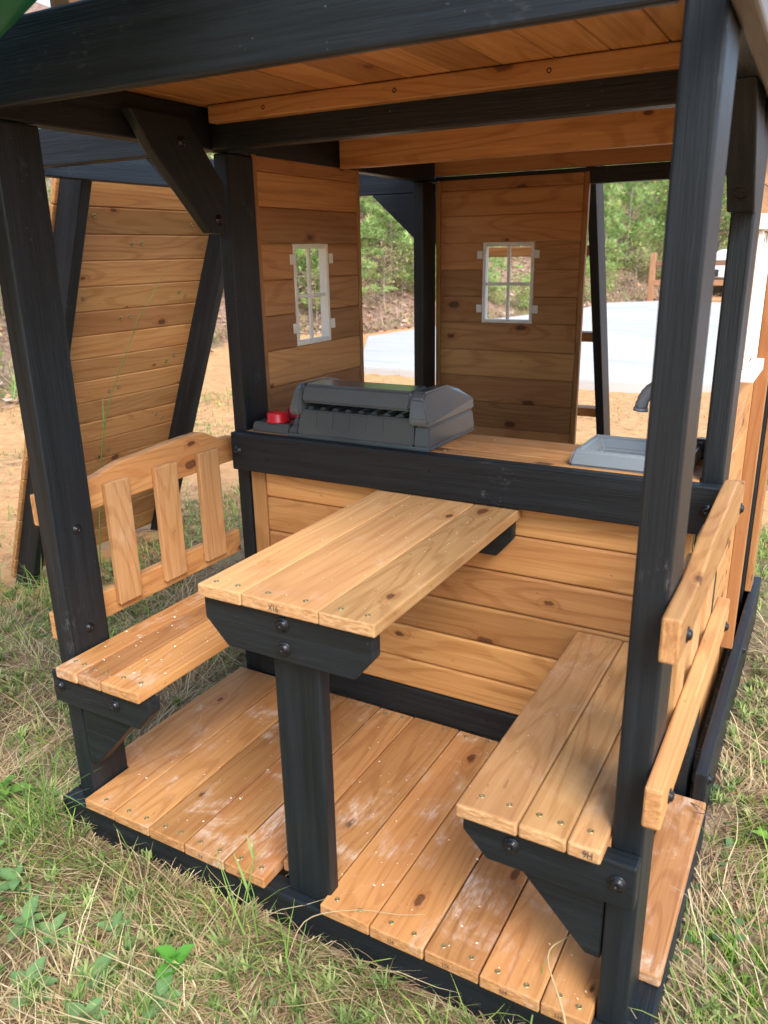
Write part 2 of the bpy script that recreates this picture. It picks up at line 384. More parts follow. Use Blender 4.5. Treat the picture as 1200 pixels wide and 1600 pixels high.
# posts
def post(x0, x1, y0, y1, z0, z1): return B('post', x0, x1, y0, y1, z0, z1, BLACK, PS, 'z', .004)
pl = post(.020, .061, .0285, .1195, zt, 1.232)
pr = post(1.0795, 1.1205, .0285, .1195, zt, 1.36)
for (yy, zz) in ((.078, .545), (.075, .345)):
    fast('bolt', BOLT, (.061, yy, zz), 'x', pl, .8)
hl = post(.030, .066, .580, .672, zb, 1.232)
hr = post(1.0735, 1.1095, .580, .672, zb, 1.232)
bpl = post(.030, .066, 1.512, 1.604, zb, 1.232)
bpr = post(1.0735, 1.1095, 1.512, 1.604, zb, 1.232)
# overhead beams
fb = B('beam', .0, 1.0775, .012, .0285, 1.240, 1.352, BLACK, PS, 'x', .004)
B('beam', .024, .060, .032, 1.64, 1.234, 1.312, BLACK, PS, 'y', .003)
B('beam', 1.084, 1.1195, .1215, 1.64, 1.234, 1.312, BLACK, PS, 'y', .003)
b2 = B('beam', .0625, 1.0825, .540, .578, 1.233, 1.311, BLACK, PS, 'x', .003)
bx = B('beam', -.66, .022, .555, .590, 1.236, 1.320, BLACK, PS, 'x', .003)
B('beam', .0625, 1.0825, 1.606, 1.640, 1.205, 1.250, BLACK, PS, 'x', .003)
j1 = B('joist', .083, 1.0825, .512, .5385, 1.279, 1.3115, WOOD, PS, 'x', .003)
for xx in (.222, .51, .79): fast('plugged_hole', HOLE, (xx, .512, 1.295), '-y', j1, .9)
B('joist', .0625, 1.0825, 1.035, 1.060, 1.233, 1.3115, WOOD, PS, 'x', .003)
B('joist', .0625, 1.0825, 1.598, 1.6215, 1.2515, 1.3115, WOOD, PS, 'x', .003)
jx = [.0625]
while jx[-1] < 1.06: jx.append(jx[-1]+.0885)
jx = [-.0005+.0885*i for i in range(14)]
for a, b in zip(jx, jx[1:]):
    B('deck_board', a+.001, b-.001, .0300, 1.66, 1.313, 1.335, WOOD, PS, 'y', .002)
bw = plate('weathered_board', [(-.12, 1.238), (1.7, 1.15), (1.7, 1.188), (-.12, 1.276)], .0235, Matrix(((0, 0, 1, 1.1222), (1, 0, 0, 0), (0, 1, 0, 0), (0, 0, 0, 1))), WOODG, PS, .004)
bw['label'] = 'grey weathered board running along the deck edge'
B('block', .222, .262, .034, .07, 1.336, 1.372, WOOD, PS, 'z', .002)
# knee braces (yz plane)
br_pts = [(.292, 1.279), (.440, 1.279), (.538, 1.165), (.538, 1.069), (.486, 1.069), (.341, 1.214)]
def brace_yz(x0, th, flip=None, src=None):
    pts = [((flip-y) if flip else y, z) for y, z in (src or br_pts)]
    if flip: pts = pts[::-1]
    c = pts[0]; M = Matrix(((0, 0, 1, x0), (1, 0, 0, 0), (0, 1, 0, 0), (0, 0, 0, 1)))
    # rotate the plate so that its grain runs along the slope
    a = math.atan2(1.069-1.279, .51-.36)*(1 if not flip else 1) if not flip else math.atan2(.21, .15)
    R = Matrix.Rotation(a, 4, 'Z'); Ri = R.inverted()
    lp = [(Ri @ Vector((y, z, 0)))[:2] for y, z in pts]
    return plate('knee_brace', lp, th, M @ R, BLACK, PS, .003)
kb = brace_yz(.0675, .024); fast('bolt', BOLT, (.0915, .42, 1.235), 'x', kb, .9); fast('bolt', BOLT, (.0915, .512, 1.095), 'x', kb, .9)
kb = brace_yz(1.0715, .040, None, [(.392, 1.2335), (.500, 1.2335), (.5795, 1.165), (.5795, 1.074), (.545, 1.074)])
obj('plugged_hole', HOLE, kb, Matrix.Translation((1.0915, .522, 1.098)) @ Matrix.Rotation(math.radians(135), 4, 'X') @ Matrix.Scale(2.7, 4))
B('beam', -.66, .028, 1.560, 1.595, 1.2045, 1.290, BLACK, PS, 'x', .003)
back_y = 1.5605
plate('knee_brace', [(-.148, 1.2035), (.004, 1.2035), (.0285, 1.180), (.0285, 1.050), (.018, 1.0575)], .034, Matrix(((1, 0, 0, 0), (0, 0, -1, back_y+.0345), (0, 1, 0, 0), (0, 0, 0, 1))), BLACK, PS, .003)
# brace from house post out under the side beam (xz plane)
Mx = Matrix(((1, 0, 0, 0), (0, 0, -1, .592), (0, 1, 0, 0), (0, 0, 0, 1)))
lp = [(-.151, 1.234), (-.045, 1.234), (.029, 1.165), (.029, 1.068), (.017, 1.071)]
plate('knee_brace', lp, .030, Mx, BLACK, PS, .003)
# front wall under the counter
sill = B('sill_beam', .067, 1.0725, .570, .596, .0012, .071, BLACK, PS, 'x', .003)
for xx in (.63, .69, .76, .82): fast('plugged_hole', HOLE, (xx, .570, .042), '-y', sill, .7)
wz = [.0715, .1426, .2265, .311, .396, .4805, .562]
for a, b in zip(wz, wz[1:]):
    B('wall_board', .118, 1.0315, .5735+random.uniform(-.0008, .0008), .594, a+.0006, b-.0006, WOOD, PS, 'x', .0055)
B('wall_trim', .0775, .117, .572, .5955, .0725, .562, WOOD, PS, 'z', .003); B('wall_trim', 1.0325, 1.0715, .572, .5955, .0725, .562, WOOD, PS, 'z', .003)
rail = B('counter_rail', .050, 1.118, .541, .569, .5475, .6365, BLACK, PS, 'x', .0035)
fast('bolt', BOLT, (.069, .541, .594), '-y', rail, .95); fast('bolt', BOLT, (1.092, .541, .594), '-y', rail, .95)
for xx, zz in ((.150, .603), (.152, .580), (.45, .612), (.565, .603), (.567, .575)): fast('plugged_hole', HOLE, (xx, .541, zz), '-y', rail, .75)
cy = [.5705, .622, .693, .764]
for a, b in zip(cy, cy[1:]):
    c = B('counter_board', .068, 1.071, a+.0008, b-.0008, .616, .6345, WOOD, PS, 'x', .0025)
    for xx in (.6, .95): fast('screw', SCREW, (xx+random.uniform(-.03, .03), (a+b)/2, .6349), 'z', c, .8)
# table
for i, (a, b) in enumerate(((.438, .522), (.522, .661), (.661, .754))):
    t_ = B('table_board', a+.0005, b-.0005, -.014+random.uniform(-.001, .001), .567, .5245, .5452, WOODT, PS, 'y', .0022)
    for fx in (.27, .75): fast('screw', SCREW, (a+(b-a)*fx, .006+random.uniform(-.002, .003), .5456), 'z', t_)
    if i == 1: text_mark('X16', .014, (a+.062, -.0158, .5345), t_)
AP = [(.437, .5235), (.437, .483), (.478, .441), (.709, .441), (.743, .482), (.743, .5235)]
def apron(name, pts, y0, th):
    return plate(name, pts[::-1], th, Matrix(((1, 0, 0, 0), (0, 0, -1, y0+th), (0, 1, 0, 0), (0, 0, 0, 1))), BLACK, PS, .003)
ta = apron('table_apron', AP, -.001, .0225)
for zz in (.503, .463): fast('bolt', BOLT, (.588, -.001, zz), '-y', ta)
ta2 = apron('table_apron', AP, .548, .0195)
lg = B('table_leg', .547, .634, .0225, .050, zt, .523, BLACK, PS, 'z', .004)
# seats
def seat(js, ap, bolts, brace, marks):
    n = len(js)-1
    for i in range(n):
        a, b = js[i], js[i+1]
        s = B('seat_board', a+.0005, b-.0005, -.017+random.uniform(-.0015, .0015), .567, .2835, .3050+random.uniform(-.0006, .0006), WOODT if marks else WOODF, PS, 'y', .0035)
        for fx in ((.3, .75) if b-a > .055 else (.5,)):
            for yy in (.014, .545): fast('screw', SCREW, (a+(b-a)*fx, yy+random.uniform(-.003, .003), .3054), 'z', s)
        if marks and i == n-1: text_mark('9H', .015, (a+.028, -.0188, .2945), s)
    A = apron('seat_apron', ap, -.001, .0275)
    for p in bolts: fast('bolt', BOLT, (p[0], -.001, p[1]), '-y', A)
    A2 = apron('seat_apron', ap, .541, .0265)
    for p in bolts: fast('bolt', BOLT, (p[0], .541, p[1]), '-y', A2, .7)
    apron('seat_brace', brace, .0285 if not marks else .034, .03)
seat([.0645, .1217, .1818, .2753], [(.030, .2825), (.030, .217), (.250, .217), (.283, .256), (.283, .2825)], ((.05, .254), (.195, .252)), [(.063, .2155), (.218, .2155), (.085, .070), (.063, .070)], False)
seat([.8776, .9676, 1.0337, 1.0785], [(.882, .2825), (.882, .252), (.919, .215), (1.1205, .215), (1.1205, .2825)], ((.955, .254), (1.098, .252)), [(.930, .2135), (1.0775, .2135), (1.0775, .082), (1.055, .082)], True)
# side railings: curved top rail, bottom rail, three slats
def curve_rail(y0, y1, z0, z1, hump):
    top = []
    for i in range(41):
        u = i/40; y = y0+(y1-y0)*u
        s = lambda q: max(0, min(1, q))**2*(3-2*max(0, min(1, q)))
        h = hump*(.62*s((u-.20)/.2)+.38*s((u-.35)/.42))*s((.95-u)/.16)
        top.append((y, z1+h))
    return [(y0, z0)]+[(y1, z0)]+top[::-1]
def railing(xr, side):
    M = lambda x: Matrix(((0, 0, 1, x), (1, 0, 0, 0), (0, 1, 0, 0), (0, 0, 0, 1)))
    y0, y1 = (.036, .585) if side < 0 else (-.018, .598)
    if side > 0: top = curve_rail(y0, y1, .584, .640, .030)
    else: top = curve_rail(y0, y1, .556, .616, .030)
    r1 = plate('top_rail', top, .022, M(xr), WOOD, PS, .003)
    zl = (.323, .380) if side < 0 else (.362, .418)
    r2 = B('bottom_rail', xr, xr+.022, y0, y1, zl[0], zl[1], WOOD, PS, 'y', .003)
    xs = (xr+.0225, xr+.0355) if side < 0 else (xr-.0135, xr-.0005)
    dz = 0 if side < 0 else .022
    for a, b in ((.181, .243), (.315, .380), (.4495, .517)):
        B('railing_slat', xs[0], xs[1], a, b, .342+dz, .602+dz, WOODT, PS, 'z', .0025)
    if side > 0:
        for r, z in ((r1, .600), (r2, .378)):
            for yy in (.035, .56): fast('bolt', BOLT, (xr+.022, yy, z), 'x', r, .8)
railing(-.0025, -1); railing(1.1215, 1)
# window panels: horizontal boards with stiles and a white four-pane frame in the opening
PZ = [-.075, .0, .068, .14, .22, .30, .38, .46, .545, .63, .715, .803, .885, .967, 1.0495, 1.13, 1.205, 1.238]
def window_panel(u0, u1, w0, w1, place, th=.016):
    """place(u0,u1,z0,z1,d0,d1) -> box bounds; d measured from the outer face inward"""
    first = None
    for a, b in zip(PZ, PZ[1:]):
        segs = [(u0+.016, u1-.016)] if b <= .804 or a >= 1.049 else [(u0+.016, w0), (w1, u1-.016)]
        for s0, s1 in segs:
            o = B('wall_board', *place(s0, s1, a+.0001, b-.0001, .001, th-.002), WOOD, PS, place.g, .0032)
    for a, b in ((u0, u0+.0155), (u1-.0155, u1)):
        B('wall_trim', *place(a, b, PZ[0], PZ[-1], 0, th), WOOD, PS, 'z', .002)
def window_frame(w0, w1, place, outer=False):
    z0, z1 = .8035, 1.049; bm = bmesh.new(); r = .011
    def add(a0, a1, c0, c1, d0, d1):
        x0, x1, y0, y1, zz0, zz1 = place(a0, a1, c0, c1, d0, d1)
        k = bmesh.ops.create_cube(bm, size=1)['verts']
        for v in k: v.co = ((x0+x1)/2+v.co.x*(x1-x0), (y0+y1)/2+v.co.y*(y1-y0), (zz0+zz1)/2+v.co.z*(zz1-zz0))
    d0, d1 = (-.010, .015) if not outer else (-.001, .006)
    add(w0+.0005, w0+r, z0, z1, d0, d1); add(w1-r, w1-.0005, z0, z1, d0, d1)
    add(w0+r+.0001, w1-r-.0001, z0, z0+r, d0, d1); add(w0+r+.0001, w1-r-.0001, z1-r, z1, d0, d1)
    mu = (w0+w1)/2; mz = .924
    add(mu-.005, mu+.005, z0+r+.0001, z1-r-.0001, .0, .008); add(w0+r+.0001, mu-.0052, mz-.005, mz+.005, .0, .008); add(mu+.0052, w1-r-.0001, mz-.005, mz+.005, .0, .008)
    for zc in (1.013, .848):
        add(w0-.018, w0+.0004, zc-.0125, zc+.0125, .0142, .0175); add(w1-.0004, w1+.018, zc-.0125, zc+.0125, .0142, .0175)
    if outer:
        add(w0-.014, w0, z0-.002, z1+.002, -.010, -.0005); add(w1, w1+.014, z0-.002, z1+.002, -.010, -.0005)
        add(w0-.022, w1+.022, z1+.0025, z1+.030, -.020, -.0005); add(w0-.022, w1+.022, z0-.026, z0-.0025, -.024, -.0005)
    bmesh.ops.bevel(bm, geom=list(bm.edges), offset=.0015, segments=1, affect='EDGES')
    return obj('window_frame', mesh_of('window_frame', bm, WHITEP), PS)
def pl_left(u0, u1, z0, z1, d0, d1): return (.0455+d0, .0455+d1, u0, u1, z0, z1)
pl_left.g = 'y'
def pl_right(u0, u1, z0, z1, d0, d1): return (1.0965-d1, 1.0965-d0, u0, u1, z0, z1)
pl_right.g = 'y'
def pl_back(u0, u1, z0, z1, d0, d1): return (u0, u1, 1.621-.005-d1, 1.621-.005-d0, z0, z1)
pl_back.g = 'x'
window_panel(.674, 1.136, .815, .971, pl_left); window_frame(.815, .971, pl_left)
window_panel(.0675, .560, .231, .402, pl_back); window_frame(.231, .402, pl_back)
window_panel(.674, 1.120, .815, .971, pl_right); window_frame(.815, .971, pl_right, True)
window_panel(1.142, 1.510, 1.25, 1.40, pl_right); window_frame(1.25, 1.40, pl_right, True)
B('wall_trim', 1.096, 1.124, 1.1205, 1.1415, .0625, 1.233, WOOD, PS, 'z', .002)
B('wall_trim', 1.1108, 1.128, 1.52, 1.60, .0625, 1.233, WOOD, PS, 'z', .002)
for z0 in (1.240, ):
    B('wall_board', 1.1205, 1.135, .60, 1.64, 1.219, 1.31, WOOD, PS, 'y', .003)

# ------------------------------------------------------------------ climbing wall beside the house
CW = thing('climbing_wall', 'leaning cedar climbing wall with brass inserts between two black legs', 'climbing wall', (-1.1, 1.1, GZ))
base = Vector((-1.24, 0, GZ-.03)); ux = Vector((.52, 0, 1.33)).normalized(); nn = Vector((ux.z, 0, -ux.x))  # nn points to the house
Lw = 1.462
def cw_board(name, y0, y1, s0, s1, d0, d1, mat, g):
    c = base+ux*((s0+s1)/2)+nn*((d0+d1)/2)+Vector((0, (y0+y1)/2, 0))
    if g == 'y': M = frame(c, (0, 1, 0), ux); d = (y1-y0, s1-s0, d1-d0)
    else: M = frame(c, ux, (0, -1, 0)); d = (s1-s0, y1-y0, d1-d0)
    return obj(name, box_mesh(name, *d, mat, .004), CW, M)
cw_board('leg', .790, .828, 0, Lw+.05, .0005, .088, BLACK, 's'); cw_board('leg', 1.455, 1.493, 0, Lw+.05, .0005, .088, BLACK, 's')
s = .06; k = 0
while s < Lw-.05:
    wd = .083; b_ = cw_board('climbing_board', .780, 1.503, s, s+wd-.0003, -.018, 0, WOOD, 'y')
    if k % 3 != 1:
        for yy in ((.89, .93), (1.36, 1.395), (1.10, 1.14))[k % 3:][:2]:
            for q in yy if isinstance(yy, tuple) else (yy,):
                p = base+ux*(s+wd*random.uniform(.3, .7))+Vector((0, q, 0))+nn*.0004
                obj('threaded_insert', TNUT, b_, frame(p, (0, 1, 0), ux) if (Vector((0, 1, 0)).cross(ux)).dot(nn) > 0 else frame(p, (0, -1, 0), ux))
    s += wd; k += 1
top = base+ux*Lw
board('top_beam', -.602, -.566, .593, 1.64, 1.226, 1.318, BLACK, CW, 'y')
# ------------------------------------------------------------------ ladder behind the house
LD = thing('ladder', 'black railed ladder with cedar rungs leaning behind the playset', 'ladder', (.3, 2.2, GZ))
A0 = Vector((0, 2.30, GZ-.03)); A1 = Vector((0, 1.755, 1.31)); lu = (A1-A0).normalized(); ln = Vector((1, 0, 0)).cross(lu)
for xx in (-.02, .524):
    M = frame((A0+A1)/2+Vector((xx, 0, 0)), lu, (1, 0, 0)); obj('ladder_rail', box_mesh('ladder_rail', (A1-A0).length, .030, .085, BLACK), LD, M)
for zz in (.16, .447, .732, 1.02):
    t_ = (zz-A0.z)/(A1.z-A0.z); p = A0+(A1-A0)*t_
    board('rung', -.004, .508, p.y-.03, p.y+.03, zz-.016, zz+.016, WOOD, LD, 'x')
board('top_plate', .478, .508, 1.77, 1.86, 1.09, 1.19, WOOD, LD, 'z')

# ------------------------------------------------------------------ green slide at the deck edge
SL = thing('slide', 'green plastic slide running down from the deck edge', 'slide', (-2.6, -.25, GZ))
P0 = Vector((.62, 0, 1.424)); dr = Vector((-1, 0, -.39)).normalized(); up = Vector((-.39, 0, 1)).normalized()*1
up = Vector((-dr.z*-1, 0, 0)) if False else Vector((.39*-1, 0, 1)).normalized()
prof = [(-.09, .20), (-.075, .205), (-.075, .03), (-.10, 0), (-.11, -.012), (-.42, -.012), (-.43, 0), (-.455, .03), (-.455, .205), (-.47, .20), (-.47, .02), (-.44, -.03), (-.425, -.035), (-.115, -.035), (-.09, -.03), (-.06, .0), (-.06, .215), (-.09, .215)]
bm = bmesh.new(); rings = []
for i in range(25):
    q = i/24*3.7; p = P0+dr*q
    if q > 3.2: p = p+Vector((0, 0, (q-3.2)**2*.6))
    rings.append([bm.verts.new(p+Vector((0, y, 0))+up*(z+.035)) for y, z in prof])
for a, b in zip(rings, rings[1:]):
    for k in range(len(prof)): bm.faces.new((a[k], a[(k+1) % len(prof)], b[(k+1) % len(prof)], b[k]))
bm.faces.new(rings[-1]); bm.faces.new(rings[0][::-1]); bmesh.ops.recalc_face_normals(bm, faces=list(bm.faces))
obj('chute', mesh_of('chute', bm, GREENP, True), SL)

# ------------------------------------------------------------------ toy grill
CZ = .6346
GR = thing('toy_grill', 'dark grey plastic toy grill with raised lid and red knobs on the counter', 'toy grill', (.36, .68, CZ))
def frustum(bm, b, t, z0, z1):   # b,t = (x0,x1,y0,y1)
    vb = [bm.verts.new((b[i], b[j], z0)) for i, j in ((0, 2), (1, 2), (1, 3), (0, 3))]
    vt = [bm.verts.new((t[i], t[j], z1)) for i, j in ((0, 2), (1, 2), (1, 3), (0, 3))]
    bm.faces.new(vb[::-1]); bm.faces.new(vt)
    for i in range(4): bm.faces.new((vb[i], vb[(i+1) % 4], vt[(i+1) % 4], vt[i]))
def part(name, build, mat, parent, bev=.003, seg=2, smooth=False):
    bm = bmesh.new(); build(bm); bmesh.ops.recalc_face_normals(bm, faces=list(bm.faces))
    if bev: bmesh.ops.bevel(bm, geom=[e for e in bm.edges if e.calc_face_angle(0) > .3], offset=bev, segments=seg, affect='EDGES', clamp_overlap=True)
    return obj(name, mesh_of(name, bm, mat, smooth), parent)
def g_base(bm):
    frustum(bm, (.194, .556, .559, .800), (.196, .554, .561, .798), CZ+.0022, CZ+.009)
    frustum(bm, (.226, .516, .5605, .795), (.232, .514, .571, .787), CZ+.0092, CZ+.064)
    frustum(bm, (.198, .2255, .564, .790), (.206, .2255, .570, .784), CZ+.0092, CZ+.026)
    frustum(bm, (.208, .2255, .568, .788), (.214, .2255, .574, .782), CZ+.0262, CZ+.044)
    frustum(bm, (.5165, .5535, .562, .797), (.5165, .550, .572, .791), CZ+.0092, CZ+.051)
body = part('grill_body', g_base, PLASTIC, GR, .003)
for i in range(5):
    xx = .268+i*.042
    part('rib', lambda bm: frustum(bm, (xx-.012, xx+.012, .5615, .575), (xx-.011, xx+.011, .5685, .580), CZ+.026, CZ+.0635), PLASTIC, body, .003)
for i in range(9):
    xx = .25+i*.0325
    part('grate_bar', lambda bm: frustum(bm, (xx-.008, xx+.008, .582, .782), (xx-.003, xx+.003, .584, .780), CZ+.0642, CZ+.0700), PLASTIC, body, .0015)
def endcap(x0, x1, inner):
    def f(bm):
        pr = [(.562, .0525), (.560, .066), (.570, .106), (.584, .119), (.690, .119), (.735, .108), (.794, .078), (.796, .0525)]
        a = [bm.verts.new((x0+(0.0 if i in (0, 1, 6, 7) else inner[0]), y, CZ+z)) for i, (y, z) in enumerate(pr)]
        b = [bm.verts.new((x1+(0.0 if i in (0, 1, 6, 7) else inner[1]), y, CZ+z)) for i, (y, z) in enumerate(pr)]
        bm.faces.new(a); bm.faces.new(b[::-1])
        for i in range(len(pr)): j = (i+1) % len(pr); bm.faces.new((a[i], a[j], b[j], b[i]))
    return f
lid = part('lid', lambda bm: frustum(bm, (.236, .506, .566, .668), (.236, .506, .580, .660), CZ+.080, CZ+.1195), LIDP, GR, .006, 3)
part('lid_end', endcap(.5065, .552, (0, -.016)), LIDP, lid, .004)
part('lid_end', endcap(.206, .2355, (.012, 0)), LIDP, lid, .004)
part('hinge', lambda bm: frustum(bm, (.30, .34, .765, .785), (.30, .34, .770, .780), CZ+.055, CZ+.068), LIDP, lid, .002)
sh = part('side_shelf', lambda bm: frustum(bm, (.084, .191, .578, .72), (.088, .191, .582, .716), CZ, CZ+.022), PLASTIC, GR, .003)
for yy, xx in ((.605, .142), (.675, .150)):
    bm = bmesh.new(); lathe_bm(bm, [(.027, .0), (.027, .004), (.025, .006), (.025, .019), (.022, .023), (.008, .0235)], 28, Matrix.Translation((xx, yy, CZ+.0225))); obj('knob', mesh_of('knob', bm, REDP, True), GR)
# ------------------------------------------------------------------ toy sink and tap
SK = thing('toy_sink', 'grey plastic sink basin set on the counter end', 'toy sink', (.95, .67, CZ))
def basin(bm):
    o0, o1, i1, i0 = (.834, 1.052, .584, .748), (.842, 1.046, .590, .742), (.856, 1.034, .602, .730), (.866, 1.024, .612, .720)
    R = []
    for r, z in ((o0, 0), (o1, .031), (i1, .031), (i0, .006)):
        R.append([bm.verts.new((r[i], r[j], CZ+z)) for i, j in ((0, 2), (1, 2), (1, 3), (0, 3))])
    for a, b in zip(R, R[1:]):
        for i in range(4): bm.faces.new((a[i], a[(i+1) % 4], b[(i+1) % 4], b[i]))
    bm.faces.new(R[-1]); bm.faces.new(R[0][::-1])
part('basin', basin, SINKP, SK, .005, 3)
TP = thing('toy_tap', 'grey curved plastic tap standing behind the sink basin', 'tap', (1.005, .752, CZ))
bm = bmesh.new()
pts = [(1.01, .758, CZ-.001), (1.01, .758, CZ+.085)]+[(.968+.042*math.cos(a), .757, CZ+.085+.050*math.sin(a)) for a in [math.pi*i/14 for i in range(1, 14)]]+[(.926, .757, CZ+.087)]
tube_bm(bm, pts, [.0125]*len(pts), 16); tube_bm(bm, [(.926, .757, CZ+.088), (.9255, .757, CZ+.082)], .0145, 16)
spout = obj('spout', mesh_of('spout', bm, SINKP, True), TP)
bm = bmesh.new(); lathe_bm(bm, [(.017, 0), (.017, .006), (.012, .012), (.011, .022), (.016, .026), (.016, .034), (.010, .037)], 18, Matrix.Translation((1.046, .758, CZ))); obj('handle', mesh_of('handle', bm, PLASTIC, True), TP)

# wood shavings lying on boards
V = []; Qs = []
def shaving(x, y, z, s):
    a = random.random()*6.28; n = len(V); c, q = math.cos(a)*s, math.sin(a)*s; wdt = random.uniform(.3, .8)
    V.extend([(x-c, y-q, z), (x+q*wdt, y-c*wdt, z+s*.3), (x+c, y+q, z+s*random.uniform(0, .6)), (x-q*wdt, y+c*wdt, z+s*.2)]); Qs.append((n, n+1, n+2, n+3))
for _ in range(170): shaving(random.uniform(.44, .75), random.choice((random.uniform(0, .56), random.uniform(.3, .56))), .5462, random.choice((.0009, .0013, .002)))
for _ in range(90): shaving(random.uniform(.07, .27), random.uniform(0, .4), .3065, random.choice((.001, .0018, .003)))
for _ in range(26): shaving(random.uniform(.88, 1.07), random.uniform(0, .5), .3065, .0012)
for _ in range(170): shaving(random.uniform(.07, 1.06), random.uniform(.01, .55), .0014, random.choice((.001, .0016, .0028)))
sv_ = obj('wood_shavings', np_mesh('wood_shavings', np.array(V), np.array(Qs), None, SHAVE)); tag(sv_, 'pale wood shavings and crumbs scattered on the boards', 'shavings', kind='stuff')

# ------------------------------------------------------------------ grass
def blades(N, px, py, length, width, lean, tint, segs=4, curl=.6, z=None, az=None):
    """ribbons: arrays of length N. lean 0=upright .. 1.5=flat"""
    if az is None: az = rng.uniform(0, 2*np.pi, N)
    elif isinstance(az, str): az = 4*np.pi*vnoise(px, py, 3.2, 77)+rng.normal(0, .75, N)
    z = height(px, py) if z is None else z
    side = np.c_[-np.sin(az), np.cos(az), np.zeros(N)]
    P = np.c_[px, py, z-.004]; V = np.empty((N, segs+1, 2, 3)); th = lean.copy()
    bend = rng.uniform(.2, 1, N)*curl; zb_ = z-.002
    for i in range(segs+1):
        wd = width*(1-(i/segs)**1.6*.92)
        V[:, i, 0] = P-side*wd[:, None]*.5; V[:, i, 1] = P+side*wd[:, None]*.5
        d = np.c_[np.cos(az)*np.sin(th), np.sin(az)*np.sin(th), np.cos(th)]
        P = P+d*(length/segs)[:, None]; th = np.minimum(th+bend/segs*1.6, 2.2)
        P[:, 2] = np.maximum(P[:, 2], zb_+.002+.01*rng.random(N))
        az = az+rng.normal(0, .16, N); side = np.c_[-np.sin(az), np.cos(az), np.zeros(N)]
    base = (np.arange(N)*(segs+1)*2)[:, None, None]
    q = np.stack([np.array([0, 1, 3, 2])+2*i for i in range(segs)])[None]
    T = np.repeat(tint, (segs+1)*2, axis=0)
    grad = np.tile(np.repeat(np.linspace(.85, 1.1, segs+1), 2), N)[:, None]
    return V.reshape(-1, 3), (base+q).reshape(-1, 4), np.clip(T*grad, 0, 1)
def merge(parts):
    off = 0; Vs, Qz, Ts = [], [], []
    for v, q, t in parts: Vs.append(v); Qz.append(q+off); Ts.append(t); off += len(v)
    return np.concatenate(Vs), np.concatenate(Qz), np.concatenate(Ts)
def clear(x, y, m=.0):   # outside playset footprint
    a = (x > -.02-m) & (x < 1.155+m) & (y > -.004-m) & (y < 1.66)
    a |= (x > -1.3) & (x < -1.1) & (y > .77) & (y < 1.52)
    return ~a
def vnoise(x, y, s, seed):
    r = np.random.default_rng(seed); G = r.random((64, 64)); u, v = x*s, y*s
    i, j = np.floor(u).astype(int), np.floor(v).astype(int); a, b = u-i, v-j; a = a*a*(3-2*a); b = b*b*(3-2*b)
    g_ = lambda p, q: G[p % 64, q % 64]
    return (g_(i, j)*(1-a)+g_(i+1, j)*a)*(1-b)+(g_(i, j+1)*(1-a)+g_(i+1, j+1)*a)*b
def scatter(n, x0, x1, y0, y1, m=0.0):
    x = rng.uniform(x0, x1, n); y = rng.uniform(y0, y1, n); k = clear(x, y, m); return x[k], y[k]
STRAW = np.array([(.54, .42, .22), (.46, .34, .17), (.62, .51, .30), (.30, .195, .11), (.46, .30, .17), (.40, .30, .17), (.20, .125, .075)])
GREEN = np.array([(.15, .27, .04), (.23, .36, .06), (.11, .21, .045), (.32, .40, .09), (.18, .28, .08)])
def pick(pal, n): return pal[rng.integers(0, len(pal), n)]*rng.uniform(.75, 1.2, (n, 1))
